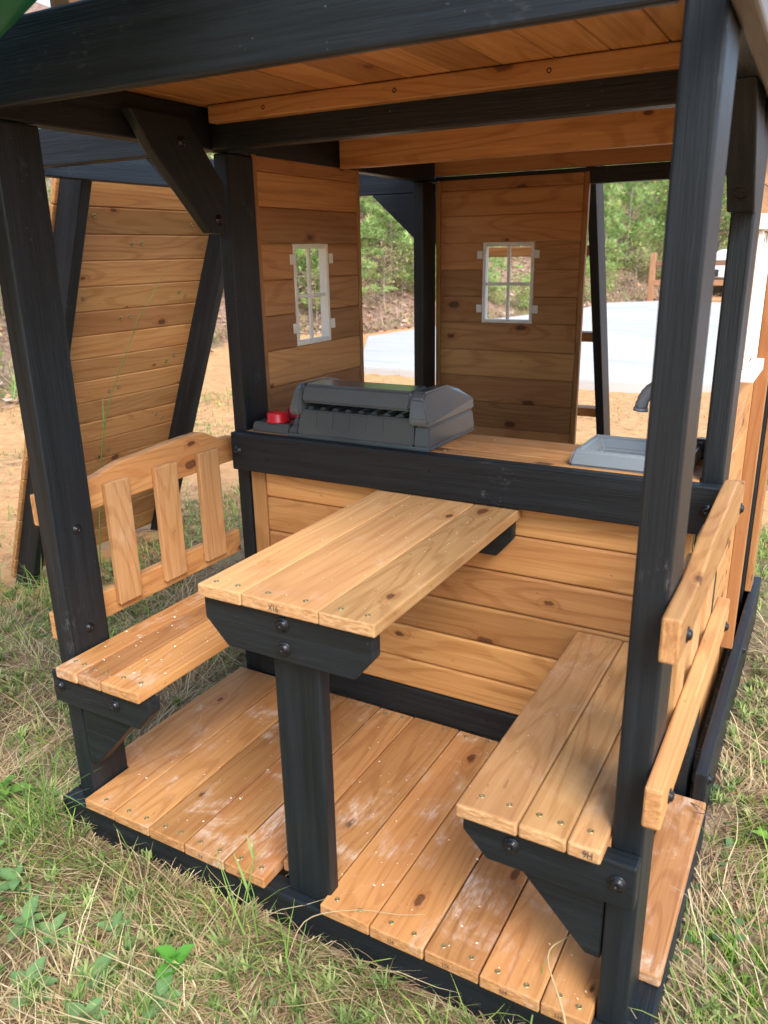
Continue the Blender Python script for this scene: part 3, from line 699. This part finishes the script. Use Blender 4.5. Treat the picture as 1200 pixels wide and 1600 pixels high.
def near_sets():
    out = []
    near = [(-1.3, .75, -.75, .05, 1.0), (-1.3, 0, 0, 1.1, .8), (.3, 1.75, -.35, .02, .8), (1.12, 1.75, 0, 1.6, 1.0)]
    for x0, x1, y0, y1, dn_ in near:
        A = (x1-x0)*(y1-y0)
        x, y = scatter(int(15000*A*dn_), x0, x1, y0, y1); k = (vnoise(x, y, 7, 3) > .62*rng.random(len(x))) & (vnoise(x, y, 11, 8) > .16); x, y = x[k], y[k]; n = len(x)
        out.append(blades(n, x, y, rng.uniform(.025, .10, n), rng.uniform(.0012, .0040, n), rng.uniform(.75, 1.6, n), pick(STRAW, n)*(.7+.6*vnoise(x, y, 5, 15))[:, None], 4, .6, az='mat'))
        x, y = scatter(int(1000*A*dn_), x0, x1, y0, y1); n = len(x)      # long straw lying across
        out.append(blades(n, x, y, rng.uniform(.10, .26, n), rng.uniform(.0016, .0030, n), rng.uniform(1.0, 1.5, n), pick(STRAW[:3], n)*1.15, 5, .35, az='mat'))
        x, y = scatter(int(5200*A*dn_), x0, x1, y0, y1); k = vnoise(x, y, 6, 5) > .58; x, y = x[k], y[k]; n = len(x)
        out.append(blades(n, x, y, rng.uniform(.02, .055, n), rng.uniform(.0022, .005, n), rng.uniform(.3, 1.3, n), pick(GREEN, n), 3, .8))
        x, y = scatter(int(150*A*dn_), x0, x1, y0, y1); n = len(x)
        out.append(blades(n, x, y, rng.uniform(.09, .2, n), rng.uniform(.0022, .004, n), rng.uniform(.1, .8, n), pick(GREEN, n)*1.05, 5, .9))
        # dwarf tufts: rosettes of short broad blades
        cx, cy_ = scatter(int(430*A*dn_), x0, x1, y0, y1); k = vnoise(cx, cy_, 4, 9) > .46; cx, cy_ = cx[k], cy_[k]; nt_ = len(cx); L = 16
        x = np.repeat(cx, L)+rng.normal(0, .004, nt_*L); y = np.repeat(cy_, L)+rng.normal(0, .004, nt_*L); n = nt_*L
        zz = height(x, y)+np.repeat(rng.uniform(0, .03, nt_), L)
        tn = np.repeat(pick(np.array([(.30, .36, .12), (.24, .32, .10), (.36, .34, .15), (.18, .27, .07)]), nt_), L, axis=0)*rng.uniform(.8, 1.2, (n, 1))
        out.append(blades(n, x, y, rng.uniform(.012, .034, n)*np.repeat(rng.uniform(.6, 1.5, nt_), L), rng.uniform(.0028, .006, n), rng.uniform(.25, 1.25, n), tn, 3, .6, z=zz))
    # mossy fern patches right of the deck
    cx = rng.normal(1.235, .035, 70); cy_ = rng.uniform(.1, .75, 70); L = 26
    x = np.repeat(cx, L)+rng.normal(0, .003, 70*L); y = np.repeat(cy_, L)+rng.normal(0, .003, 70*L); n = len(x)
    out.append(blades(n, x, y, rng.uniform(.012, .03, n), rng.uniform(.0015, .003, n), rng.uniform(.1, 1.2, n), pick(np.array([(.20, .36, .04), (.27, .40, .06), (.14, .26, .04)]), n), 3, .5))
    # tuft row hugging the front beam
    x = rng.uniform(-.1, 1.16, 2600); y = -np.abs(rng.normal(.012, .05, 2600))-.004; n = 2600
    st = rng.random(n) < .62
    tn = np.where(st[:, None], pick(STRAW, n), pick(GREEN, n))
    out.append(blades(n, x, y, rng.uniform(.03, .10, n), rng.uniform(.0012, .0032, n), rng.uniform(.1, 1.3, n), tn, 4, .9, az=rng.uniform(-np.pi, .3, n)))
    for (cx, cy_, sx_, n, l0, l1) in ((-.04, -.035, .03, 60, .08, .22), (.0, -.07, .05, 40, .06, .14), (.49, -.05, .02, 22, .06, .15), (.63, -.09, .03, 24, .05, .12), (.93, -.06, .04, 34, .05, .12), (1.24, .16, .05, 26, .05, .12), (1.3, .45, .06, 24, .05, .12), (-.55, .55, .12, 90, .06, .16), (-.95, .7, .1, 120, .08, .2), (.05, -.30, .05, 30, .05, .12)):
        x = rng.normal(cx, sx_, n); y = rng.normal(cy_, sx_*.7, n); k = clear(x, y, .004); x, y = x[k], y[k]; n = len(x)
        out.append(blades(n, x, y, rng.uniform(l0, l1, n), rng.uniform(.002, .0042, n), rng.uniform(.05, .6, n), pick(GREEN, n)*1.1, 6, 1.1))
    return out
v, q, t = merge(near_sets())
go = obj('grass', np_mesh('grass', v, q, t, BLADE)); tag(go, 'dry straw and short green grass around the playset', 'grass', kind='stuff')
def mid_sets():
    out = []
    for n0, (x0, x1, y0, y1), ln, st in ((34000, (-4.6, -1.2, -1.5, 4.2), (.03, .09), .6), (16000, (-1.3, 0, 1.0, 3.2), (.03, .09), .55), (15000, (-.05, 1.15, 1.68, 4.0), (.03, .09), .45), (14000, (1.15, 3.2, 1.5, 5), (.03, .10), .7), (11000, (-3.5, 4, 3, 5.7), (.02, .06), .8)):
        x, y = scatter(n0, x0, x1, y0, y1); k = vnoise(x, y, 1.7, 21) > rng.uniform(.3, .75, len(x)); x, y = x[k], y[k]; n = len(x)
        isS = rng.random(n) < st; tn = np.where(isS[:, None], pick(STRAW, n), pick(GREEN*1.25, n))
        out.append(blades(n, x, y, rng.uniform(*ln, n), rng.uniform(.003, .006, n), np.where(isS, rng.uniform(.8, 1.5, n), rng.uniform(.1, 1, n)), tn, 3, .7))
    # bank: grassy on the left, brambly dry stalks elsewhere
    x = rng.uniform(-11, 4, 60000); y = rng.uniform(-1, 26, 60000); d = foot_dist(x, y); k = (d > -.2) & (d < 4.5) & (vnoise(x, y, .9, 31) > rng.uniform(.15, .8, len(x))); x, y, d = x[k], y[k], d[k]; n = len(x)
    isS = rng.random(n) < np.where(y < 7, .35, .72); tn = np.where(isS[:, None], pick(STRAW, n), pick(GREEN*1.35, n))
    out.append(blades(n, x, y, rng.uniform(.12, .42, n), rng.uniform(.007, .014, n), rng.uniform(.1, 1.3, n), tn, 3, 1.0))
    return out
v, q, t = merge(mid_sets())
go = obj('grass', np_mesh('grass', v, q, t, BLADE)); tag(go, 'sparse straw and grass on the clay and up the bank', 'grass', kind='stuff')

# leaf-shaped faces
def leaf_quads(P, U, N_, L, W, tint):
    """diamond leaf: base, two sides, tip; P base, U along, N_ side"""
    L = L[:, None]; W = W[:, None]; nrm = np.cross(U, N_)
    V = np.stack([P, P+U*L*.45+N_*W*.5+nrm*W*.12, P+U*L, P+U*L*.45-N_*W*.5+nrm*W*.12], 1)
    n = len(P); return V.reshape(-1, 3), np.arange(4*n).reshape(n, 4), np.repeat(tint, 4, axis=0)
def unit(v): return v/np.maximum(np.linalg.norm(v, axis=-1, keepdims=True), 1e-9)
# small broad leaves lying in the near grass
x, y = scatter(1900, -1.2, 1.7, -.6, 1.2); k = (vnoise(x, y, 5, 41) > .52); x, y = x[k], y[k]; n = len(x)
U = unit(np.c_[rng.normal(0, 1, n), rng.normal(0, 1, n), rng.uniform(0, .5, n)]); Sd = unit(np.cross(U, np.tile([0, 0, 1.0], (n, 1)))+rng.normal(0, .15, (n, 3)))
v, q, t = leaf_quads(np.c_[x, y, height(x, y)+rng.uniform(.004, .02, n)], U, Sd, rng.uniform(.012, .034, n), rng.uniform(.008, .02, n), pick(np.array([(.13, .24, .09), (.18, .29, .11), (.10, .19, .07)]), n))
lo = obj('ground_cover', np_mesh('ground_cover', v, q, t, NEEDLE)); tag(lo, 'small green broad leaves growing through the straw', 'ground cover', kind='stuff')
# fallen leaves and bits on the bank
x = rng.uniform(-11, 5, 42000); y = rng.uniform(0, 27, 42000); d = foot_dist(x, y); k = (d > -.5) & (d < 5) & (vnoise(x, y, .7, 51) > .3); x, y = x[k], y[k]; n = len(x)
U = unit(np.c_[rng.normal(0, 1, n), rng.normal(0, 1, n), rng.normal(.2, .5, n)]); Sd = unit(np.cross(U, rng.normal(0, .5, (n, 3))+[0, 0, 1]))
v, q, t = leaf_quads(np.c_[x, y, height(x, y)+rng.uniform(.01, .05, n)], U, Sd, rng.uniform(.05, .13, n), rng.uniform(.03, .07, n), pick(np.array([(.38, .24, .17), (.30, .17, .11), (.46, .33, .26), (.22, .13, .09), (.50, .27, .15)]), n))
lo = obj('fallen_leaves', np_mesh('fallen_leaves', v, q, t, LITTER)); tag(lo, 'brown fallen leaves covering the foot of the wooded bank', 'leaves', kind='stuff')

# ------------------------------------------------------------------ single plants close by
def leaf_mesh(name, L, W, tint, serr=0, bend=.3):
    """a real leaf: midrib fold, 10 stations"""
    n = 10; V = []; Q = []; T = []
    for i in range(n+1):
        u = i/n; wv = W*.5*math.sin(math.pi*min(1, u**.8))**.8*(1+serr*(i % 2)); z = bend*L*(u-u*u*1.2)
        V += [(u*L, -wv, z+wv*.35), (u*L, 0, z), (u*L, wv, z+wv*.35)]; T += [tint, [c*1.2 for c in tint], tint]
        if i: a = 3*(i-1); b = 3*i; Q += [(a, a+1, b+1, b), (a+1, a+2, b+2, b+1)]
    return np_mesh(name, np.array(V), np.array(Q), np.array(T), NEEDLE, smooth=True)
def weed(name, label, p, leaves, L, W, tint, serr=0, stem=.03, elev=.5, group=None, bend=.3):
    z0 = float(height(p[0], p[1])); t = thing(name, label, 'plant', (p[0], p[1], z0), group)
    bm = bmesh.new(); tube_bm(bm, [(p[0], p[1], z0-.01), (p[0]+.004, p[1], z0+stem*.5), (p[0], p[1]+.003, z0+stem)], [.0018, .0015, .001], 6)
    st = np.full((len(bm.verts), 3), tint)*.8
    me = mesh_of('stem', bm, NEEDLE); a = me.color_attributes.new('tint', 'FLOAT_COLOR', 'POINT'); a.data.foreach_set('color', np.c_[st, np.ones(len(st))].astype(np.float32).ravel())
    obj('stem', me, t)
    meshes = [leaf_mesh('leaf', L*s_, W*s_, [c*f_ for c in tint], serr, bend) for s_, f_ in ((1, 1), (.8, 1.15), (.62, .9))]
    for i in range(leaves):
        az = i*2.4+random.uniform(-.3, .3); u = (i+1)/leaves
        M = Matrix.Translation((p[0], p[1], z0+stem*(.15+.85*u))) @ Matrix.Rotation(az, 4, 'Z') @ Matrix.Rotation(-(elev*u+random.uniform(-.1, .2)), 4, 'Y')
        obj('leaf', random.choice(meshes), t, M)
    return t
weed('seedling', 'bright green seedling with toothed leaves in the straw', (.455, -.165), 6, .042, .026, (.12, .34, .05), .22, .045, .9)
weed('weed_plant', 'leafy yellow green weed at the edge of the grass by the bench', (-.17, -.02), 9, .062, .034, (.17, .32, .06), 0, .06, .6)
for i, pp in enumerate(((.10, -.27), (.16, -.33), (.215, -.21), (.47, -.215), (.35, -.24), (.055, -.16), (.02, -.21), (.27, -.30), (.16, -.22), (-.06, -.14), (.30, -.15), (.40, -.30))):
    weed('rosette_weed', 'flat green rosette weed lying low in the dry straw', pp, 7, .046, .025, (.17, .30, .11), 0, .022, .25, 'flat rosette weeds in front of the deck', .12)
for i, pp in enumerate(((1.28, .60), (1.26, .86), (1.33, 1.0))):
    weed('fern', 'small bright fern like weed beside the black base beam', pp, 9, .05, .018, (.22, .38, .06), .5, .03, .7, 'ferny weeds beside the base beam')
def stalk(name, label, pts, r0, tint, leaves=(), group=None):
    z0 = pts[0][2]; bm = bmesh.new(); P = [Vector(p) for p in pts]
    fine = []
    for i in range(len(P)-1):
        for k in range(5):
            u = k/5; a, b, c, d = P[max(i-1, 0)], P[i], P[i+1], P[min(i+2, len(P)-1)]
            fine.append(.5*((2*b)+(c-a)*u+(2*a-5*b+4*c-d)*u*u+(3*b-a-3*c+d)*u**3))
    fine.append(P[-1]); n = len(fine)
    tube_bm(bm, fine, [r0*(1-.75*i/n) for i in range(n)], 6)
    for (i0, dv, L) in leaves:
        p = P[i0]; d_ = Vector(dv).normalized(); s_ = d_.cross(Vector((0, 0, 1))).normalized()*.0022; prev = None
        for k in range(7):
            u = k/6; c = p+d_*L*u-Vector((0, 0, .25*L*u*u)); w_ = s_*(1-u**2*.95)
            e_ = (bm.verts.new(c-w_), bm.verts.new(c+w_))
            if prev: bm.faces.new((prev[0], prev[1], e_[1], e_[0]))
            prev = e_
    nv = len(bm.verts); me = mesh_of(name, bm, BLADE, True)
    a = me.color_attributes.new('tint', 'FLOAT_COLOR', 'POINT'); a.data.foreach_set('color', np.tile([*tint, 1.0], nv).astype(np.float32))
    o = obj(name, me); tag(o, label, 'grass stalk', group); return o
gz = lambda x, y: float(height(x, y))-.005
stalk('grass_stalk', 'tall green grass stalk rising in front of the climbing wall', [(-.36, .42, gz(-.36, .42)), (-.345, .455, .3), (-.32, .50, .62), (-.29, .60, .84), (-.26, .715, 1.00)], .0022, (.24, .33, .09), ((2, (.05, .05, 1), .17), (3, (.2, .3, 1), .12), (2, (-.2, .25, 1), .11)))
stalk('grass_stalk', 'dry bent straw stalk leaning over the deck planks', [(1.075, -.11, gz(1.075, -.11)), (1.058, -.045, .02), (1.008, .02, .062), (1.02, .075, .055), (1.03, .10, .05)], .0022, (.55, .40, .20))
stalk('grass_stalk', 'thin straw lying across the front of the planks', [(.60, -.07, gz(.60, -.07)), (.62, -.035, -.01), (.69, .005, .012), (.76, .03, .014), (.80, .045, .02)], .0011, (.55, .43, .24))
stalk('grass_stalk', 'green grass stalk beside the table leg', [(.50, -.06, gz(.50, -.06)), (.505, -.035, .0), (.51, -.02, .06), (.512, -.018, .10)], .0016, (.25, .36, .10), ((1, (-.3, .1, .6), .09), (1, (.5, -.2, .8), .08), (2, (-.4, .2, .8), .05)))
stalk('grass_stalk', 'tall green grass blade standing by the deck corner', [(-.03, -.035, gz(-.03, -.035)), (-.028, -.02, 0), (-.02, -.015, .10), (-.012, -.01, .19)], .0016, (.20, .30, .09), ((1, (.4, .1, .9), .13), (1, (-.4, -.2, .9), .12), (1, (.9, -.1, .4), .16), (0, (.2, -.5, 1), .1)))
stalk('grass_stalk', 'slender green stem standing in the straw', [(.41, -.22, gz(.41, -.22)), (.405, -.205, -.01), (.395, -.2, .06), (.39, -.19, .11)], .0011, (.25, .33, .14))
stalk('grass_stalk', 'thin straw poking out over the outer plank', [(1.21, .22, gz(1.21, .22)), (1.19, .25, .0), (1.16, .28, .02), (1.125, .29, .022)], .001, (.55, .45, .30))
stalk('grass_stalk', 'grey dead stem with a dark curled seed head', [(1.235, .40, gz(1.235, .40)), (1.20, .44, .0), (1.165, .50, .02), (1.125, .53, .016)], .0012, (.16, .11, .09), ((2, (-1, .1, .1), .035), (3, (.4, -.4, .05), .03)))

# ------------------------------------------------------------------ trees
def pine_meshes(seed, H, r0, low, spread, pal, needle=.13):
    r = np.random.default_rng(seed); bm = bmesh.new()
    bx_, by_ = r.normal(0, .10, 2)
    trunk = [(bx_*u*u*H*.4, by_*u*u*H*.4, -.15+H*u) for u in np.linspace(0, 1, 8)]
    tube_bm(bm, trunk, [r0*(1-.9*u) for u in np.linspace(0, 1, 8)], 7)
    C = []; D_ = []; z = low
    while z < H*.98:
        u = z/H; c = np.array([bx_*u*u*H*.4, by_*u*u*H*.4, z])
        for b in range(r.integers(3, 6)):
            a = r.uniform(0, 2*np.pi); L = max(.15, spread*(1-u)**.8*r.uniform(.6, 1.15)); rise = r.uniform(.0, .5)
            e = c+np.array([np.cos(a)*L, np.sin(a)*L, rise*L]); mid = (c+e)/2+np.array([0, 0, -.06*L])
            tube_bm(bm, [c, mid, e], [max(.004, r0*.22*(1-u)+.003), .005, .002], 4, False)
            k = max(2, int(L/.075))
            for i in range(k):
                w_ = .25+.75*(i+r.random())/k; p = c*(1-w_)**2+2*mid*w_*(1-w_)+e*w_*w_ if False else c+(e-c)*w_
                p = p+r.normal(0, .05*L+.015, 3)*np.array([1, 1, .6]); C.append(p); D_.append((e-c)/L+r.normal(0, .5, 3))
        z += r.uniform(.16, .32)
    C = np.array(C); D_ = unit(np.array(D_)); m = len(C); K = 22
    P = np.repeat(C, K, axis=0); U = unit(np.repeat(D_, K, axis=0)*.6+r.normal(0, .75, (m*K, 3))+[0, 0, .18])
    Sd = unit(np.cross(U, r.normal(0, 1, (m*K, 3)))); L = r.uniform(.6, 1.15, m*K)*needle; W = np.full(m*K, .0135)*r.uniform(.7, 1.4, m*K)
    tint = np.repeat(pal[r.integers(0, len(pal), m)]*r.uniform(.65, 1.25, (m, 1)), K, axis=0)
    V = np.stack([P-Sd*W[:, None]*.5, P+Sd*W[:, None]*.5, P+U*L[:, None]], 1).reshape(-1, 3)
    crown = np_mesh('crown', V, np.arange(3*m*K).reshape(-1, 3), np.repeat(tint, 3, axis=0), NEEDLE)
    return mesh_of('trunk', bm, BARKP if seed % 2 else BARK), crown
def leafy_meshes(seed, H, r0, low, spread, pal, nl, leaf=.07):
    r = np.random.default_rng(seed); bm = bmesh.new(); tips = []
    trunk = [(.05*math.sin(3*u+seed)*H*.3, .05*math.cos(2*u+seed)*H*.3, -.15+H*.85*u) for u in np.linspace(0, 1, 7)]
    tube_bm(bm, trunk, [r0*(1-.85*u) for u in np.linspace(0, 1, 7)], 7)
    for i in range(int(14+H*6)):
        u = r.uniform(low/H, .95); c = np.array(trunk[min(6, int(u*6.5))]); c[2] = H*.85*u; a = r.uniform(0, 6.28); L = spread*r.uniform(.5, 1.1)*(1-.5*u)
        e = c+np.array([np.cos(a)*L, np.sin(a)*L, r.uniform(.1, .7)*L]); tube_bm(bm, [c, (c+e)/2+r.normal(0, .04, 3), e], [r0*.3, r0*.18, .003], 4, False)
        for w_ in np.linspace(.35, 1.05, 7): tips.append(c+(e-c)*w_)
    tips = np.array(tips); idx = r.integers(0, len(tips), nl); P = tips[idx]+r.normal(0, .13*spread+.03, (nl, 3))
    U = unit(r.normal(0, 1, (nl, 3))*[1, 1, .6]+[0, 0, -.2]); Sd = unit(np.cross(U, r.normal(0, .45, (nl, 3))+[0, 0, 1]))
    tint = pal[r.integers(0, len(pal), len(tips))][idx]*r.uniform(.7, 1.25, (nl, 1))
    v, q, t = leaf_quads(P, U, Sd, r.uniform(.6, 1.2, nl)*leaf, r.uniform(.4, .75, nl)*leaf, tint)
    return mesh_of('trunk', bm, BARKP), np_mesh('crown', v, q, t, NEEDLE)
GP = np.array([(.38, .56, .18), (.44, .60, .21), (.30, .47, .14), (.50, .62, .26), (.54, .58, .23)])
GL = np.array([(.28, .44, .11), (.36, .52, .15), (.22, .37, .09), (.46, .53, .19), (.50, .46, .15)])
PV = [pine_meshes(100+i, H, r0, low, sp, GP) for i, (H, r0, low, sp) in enumerate(((5.2, .055, .35, 1.25), (4.0, .04, .25, 1.05), (6.5, .07, .9, 1.5), (3.0, .032, .15, .9), (7.5, .08, 1.6, 1.7)))]
LV = [leafy_meshes(200+i, H, .05, low, sp, GL, nl, lf) for i, (H, low, sp, nl, lf) in enumerate(((5.0, .5, 1.3, 5200, .10), (3.4, .3, 1.0, 3600, .085)))]
SV = [leafy_meshes(300+i, H, .014, .05, sp, pal, nl, lf) for i, (H, sp, nl, lf, pal) in enumerate(((1.0, .5, 900, .06, GL), (.8, .6, 700, .055, np.array([(.34, .36, .13), (.28, .33, .10), (.40, .32, .14)])), (1.2, .45, 420, .05, np.array([(.40, .27, .16), (.32, .30, .12), (.45, .33, .22)]))))]
def plant(name, label, cat, ms, x, y, rz, sc, group):
    z = float(height(x, y))
    q = Vector((x, y, z+1))-CAM; u = q.dot(r2)/max(q.dot(fw), .1)*F_PX
    if group.find('open side') < 0 and (q.dot(fw) < .5 or u < -900 or u > 1000): return None    # well outside the frame
    M = Matrix.Translation((x, y, z-.02)) @ Matrix.Rotation(rz, 4, 'Z') @ Matrix.Scale(sc, 4)
    o = bpy.data.objects.new(name, None); link(o, None, M); tag(o, label, cat, group)
    for nm, me in zip(('trunk', 'crown'), ms):
        c = bpy.data.objects.new(nm, me); COL.objects.link(c); c.parent = o
    return o
def along_foot(s, d):
    seg = FOOT[1:]-FOOT[:-1]; L = np.hypot(seg[:, 0], seg[:, 1]); k = 0
    while k < len(L)-1 and s > L[k]: s -= L[k]; k += 1
    t = seg[k]/L[k]; p = FOOT[k]+t*s; nrm = np.array([-t[1], t[0]])
    return p+nrm*d
def where(p):
    return ' past the climbing wall' if p[1] < 8.6 else (' beside the concrete slab' if p[1] < 17.2 else ' behind the rail fence')
PLAB = {0: 'mid green pine tree with full crown on the bank', 1: 'small dense pine growing low on the bank', 2: 'tall pine with bare lower trunk on the bank', 3: 'young bushy pine sapling', 4: 'very tall slim pine high on the bank'}
r_ = np.random.default_rng(5); s_ = 15.2
PSET = []
while s_ < 49:
    for row, (d0, d1, kinds) in enumerate(((.9, 2.0, (3, 1)), (2.2, 3.8, (0, 1, 3)), (4.2, 6.5, (0, 2, 1)), (7, 10, (4, 2)))):
        if row == 3 and r_.random() < .35: continue
        p = along_foot(s_+r_.uniform(-.8, .8), r_.uniform(d0, d1)); k = int(r_.choice(kinds))
        if p[1] < 3.5 and row < 1: continue
        if row == 0 and r_.random() < .25: continue
        if abs(p[0]+.6) < 1.9 and p[1] < 23.5 and row < 2: continue
        PSET.append((k, p[0], p[1]))
        wh = where(p); plant('pine_tree', PLAB[k]+wh, 'tree', PV[k], p[0], p[1], r_.uniform(0, 6.28), r_.uniform(.8, 1.2), 'pines: '+str(('full', 'small dense', 'bare trunked', 'sapling', 'very tall')[k])+wh)
    s_ += .9
for i in range(22):      # unseen pines added behind the camera to dim front light reaching the house interior
    x = -11+i*1.2+r_.uniform(-.6, .6); y = -8.5-r_.uniform(0, 4.5); k = int(r_.choice((0, 2, 4)))
    plant('pine_tree', 'unseen pine tree added on the open side to shade the house interior', 'tree', PV[k], x, y, r_.uniform(0, 6.28), r_.uniform(1.1, 1.5), 'unseen pines added on the open side to shade the house interior')
for (x, y, k) in ((-1.9, 22.0, 0), (-2.6, 20.3, 1), (-.4, 24.4, 0), (-6.9, 9.2, 1), (.9, 25, 0)):
    plant('broadleaf_tree', ('leafy broadleaf tree with pale green leaves among the pines', 'small leafy broadleaf tree beside the pad')[k], 'tree', LV[k], x, y, r_.uniform(0, 6), 1, 'leafy trees among the pines: '+('large', 'small')[k])
s_ = 14.5
SLAB = ('low green leafy shrub', 'yellowing low shrub', 'dry brownish twiggy shrub')
while s_ < 47:
    for d0, d1 in ((.2, 1.0), (1.0, 2.4)):
        p = along_foot(s_+r_.uniform(-.5, .5), r_.uniform(d0, d1)); k = int(r_.integers(0, 3))
        wh = where(p); plant('shrub', SLAB[k]+wh, 'shrub', SV[k], p[0], p[1], r_.uniform(0, 6), r_.uniform(.55, 1.15), 'shrubs: '+('green', 'yellowing', 'dry')[k]+wh)
    s_ += .75

# ------------------------------------------------------------------ fence beyond the pad
FN = thing('fence', 'brown split rail fence of posts and two rails beyond the concrete', 'fence', (-.6, 17.6, GZ))
for i in range(6):
    x = -2.42+i*1.75; board('fence_post', x-.06, x+.06, 17.45, 17.57, GZ-.2, GZ+1.02, FENCEW, FN, 'z', .01)
for zz in (.80, .40):
    for i in range(5): board('fence_rail', -2.36+i*1.75+.002, -.67+i*1.75-.062, 17.47, 17.545, GZ+zz-.055+.01*(i % 2), GZ+zz+.055+.01*(i % 2), FENCEW, FN, 'x', .01)
# ------------------------------------------------------------------ parked pickup behind the fence
TR = thing('pickup_truck', 'white pickup truck parked behind the split rail fence', 'truck', (1.0, 20.5, GZ))
def side_extrude(name, pts, y0, y1, mat, parent, bev=.03):
    return plate(name, pts[::-1], y1-y0, Matrix(((1, 0, 0, 0), (0, 0, -1, y1), (0, 1, 0, GZ), (0, 0, 0, 1))), mat, parent, bev)
tx = -1.55
bd = side_extrude('body', [(tx+q, z) for q, z in ((.02, .45), (0, .62), (.05, .98), (.2, 1.05), (1.25, 1.12), (1.85, 1.12), (3.15, 1.12), (3.2, 1.14), (5.1, 1.12), (5.15, .62), (5.1, .48), (4.55, .42), (4.4, .62), (4.0, .68), (3.6, .62), (3.45, .42), (1.55, .40), (1.4, .62), (1.0, .68), (.6, .62), (.45, .42))], 19.6, 21.3, CARWHITE, TR)
cb = side_extrude('cab', [(tx+q, z) for q, z in ((1.15, 1.11), (1.75, 1.72), (1.95, 1.78), (2.95, 1.78), (3.1, 1.72), (3.2, 1.125))], 19.68, 21.22, CARWHITE, TR)
side_extrude('window', [(tx+q, z) for q, z in ((1.42, 1.16), (1.83, 1.66), (2.32, 1.68), (2.32, 1.16))], 19.66, 19.683, GLASSD, cb, .004)
side_extrude('window', [(tx+q, z) for q, z in ((2.40, 1.16), (2.40, 1.68), (2.95, 1.68), (3.05, 1.16))], 19.66, 19.683, GLASSD, cb, .004)
for xx in (1.0, 4.0):
    for yy in (19.58, 21.1):
        bm = bmesh.new(); lathe_bm(bm, [(.22, 0), (.34, 0), (.37, .04), (.37, .18), (.34, .22), (.22, .22)], 28, Matrix.Translation((tx+xx, yy+.22, GZ+.37)) @ Matrix.Rotation(math.pi/2, 4, 'X')); wh = obj('wheel', mesh_of('wheel', bm, RUBBER), TR)
        bm = bmesh.new(); lathe_bm(bm, [(.215, 0), (.215, .225), (.16, .2), (.05, .22)], 20, Matrix.Translation((tx+xx, yy+.221, GZ+.37)) @ Matrix.Rotation(math.pi/2, 4, 'X')); obj('rim', mesh_of('rim', bm, CHROME), wh)
side_extrude('bumper', [(tx+q, z) for q, z in ((-.12, .46), (-.12, .62), (.2, .62), (.2, .46))], 19.55, 21.35, RUBBER, TR, .02)
side_extrude('brush_guard', [(tx+q, z) for q, z in ((-.16, .55), (-.16, 1.25), (-.10, 1.28), (-.05, 1.25), (-.125, .55))], 19.7, 21.2, RUBBER, TR, .01)
side_extrude('headlight', [(tx+q, z) for q, z in ((-.01, .78), (.04, .95), (.12, .95), (.12, .78))], 19.58, 19.8, CHROME, TR, .01)
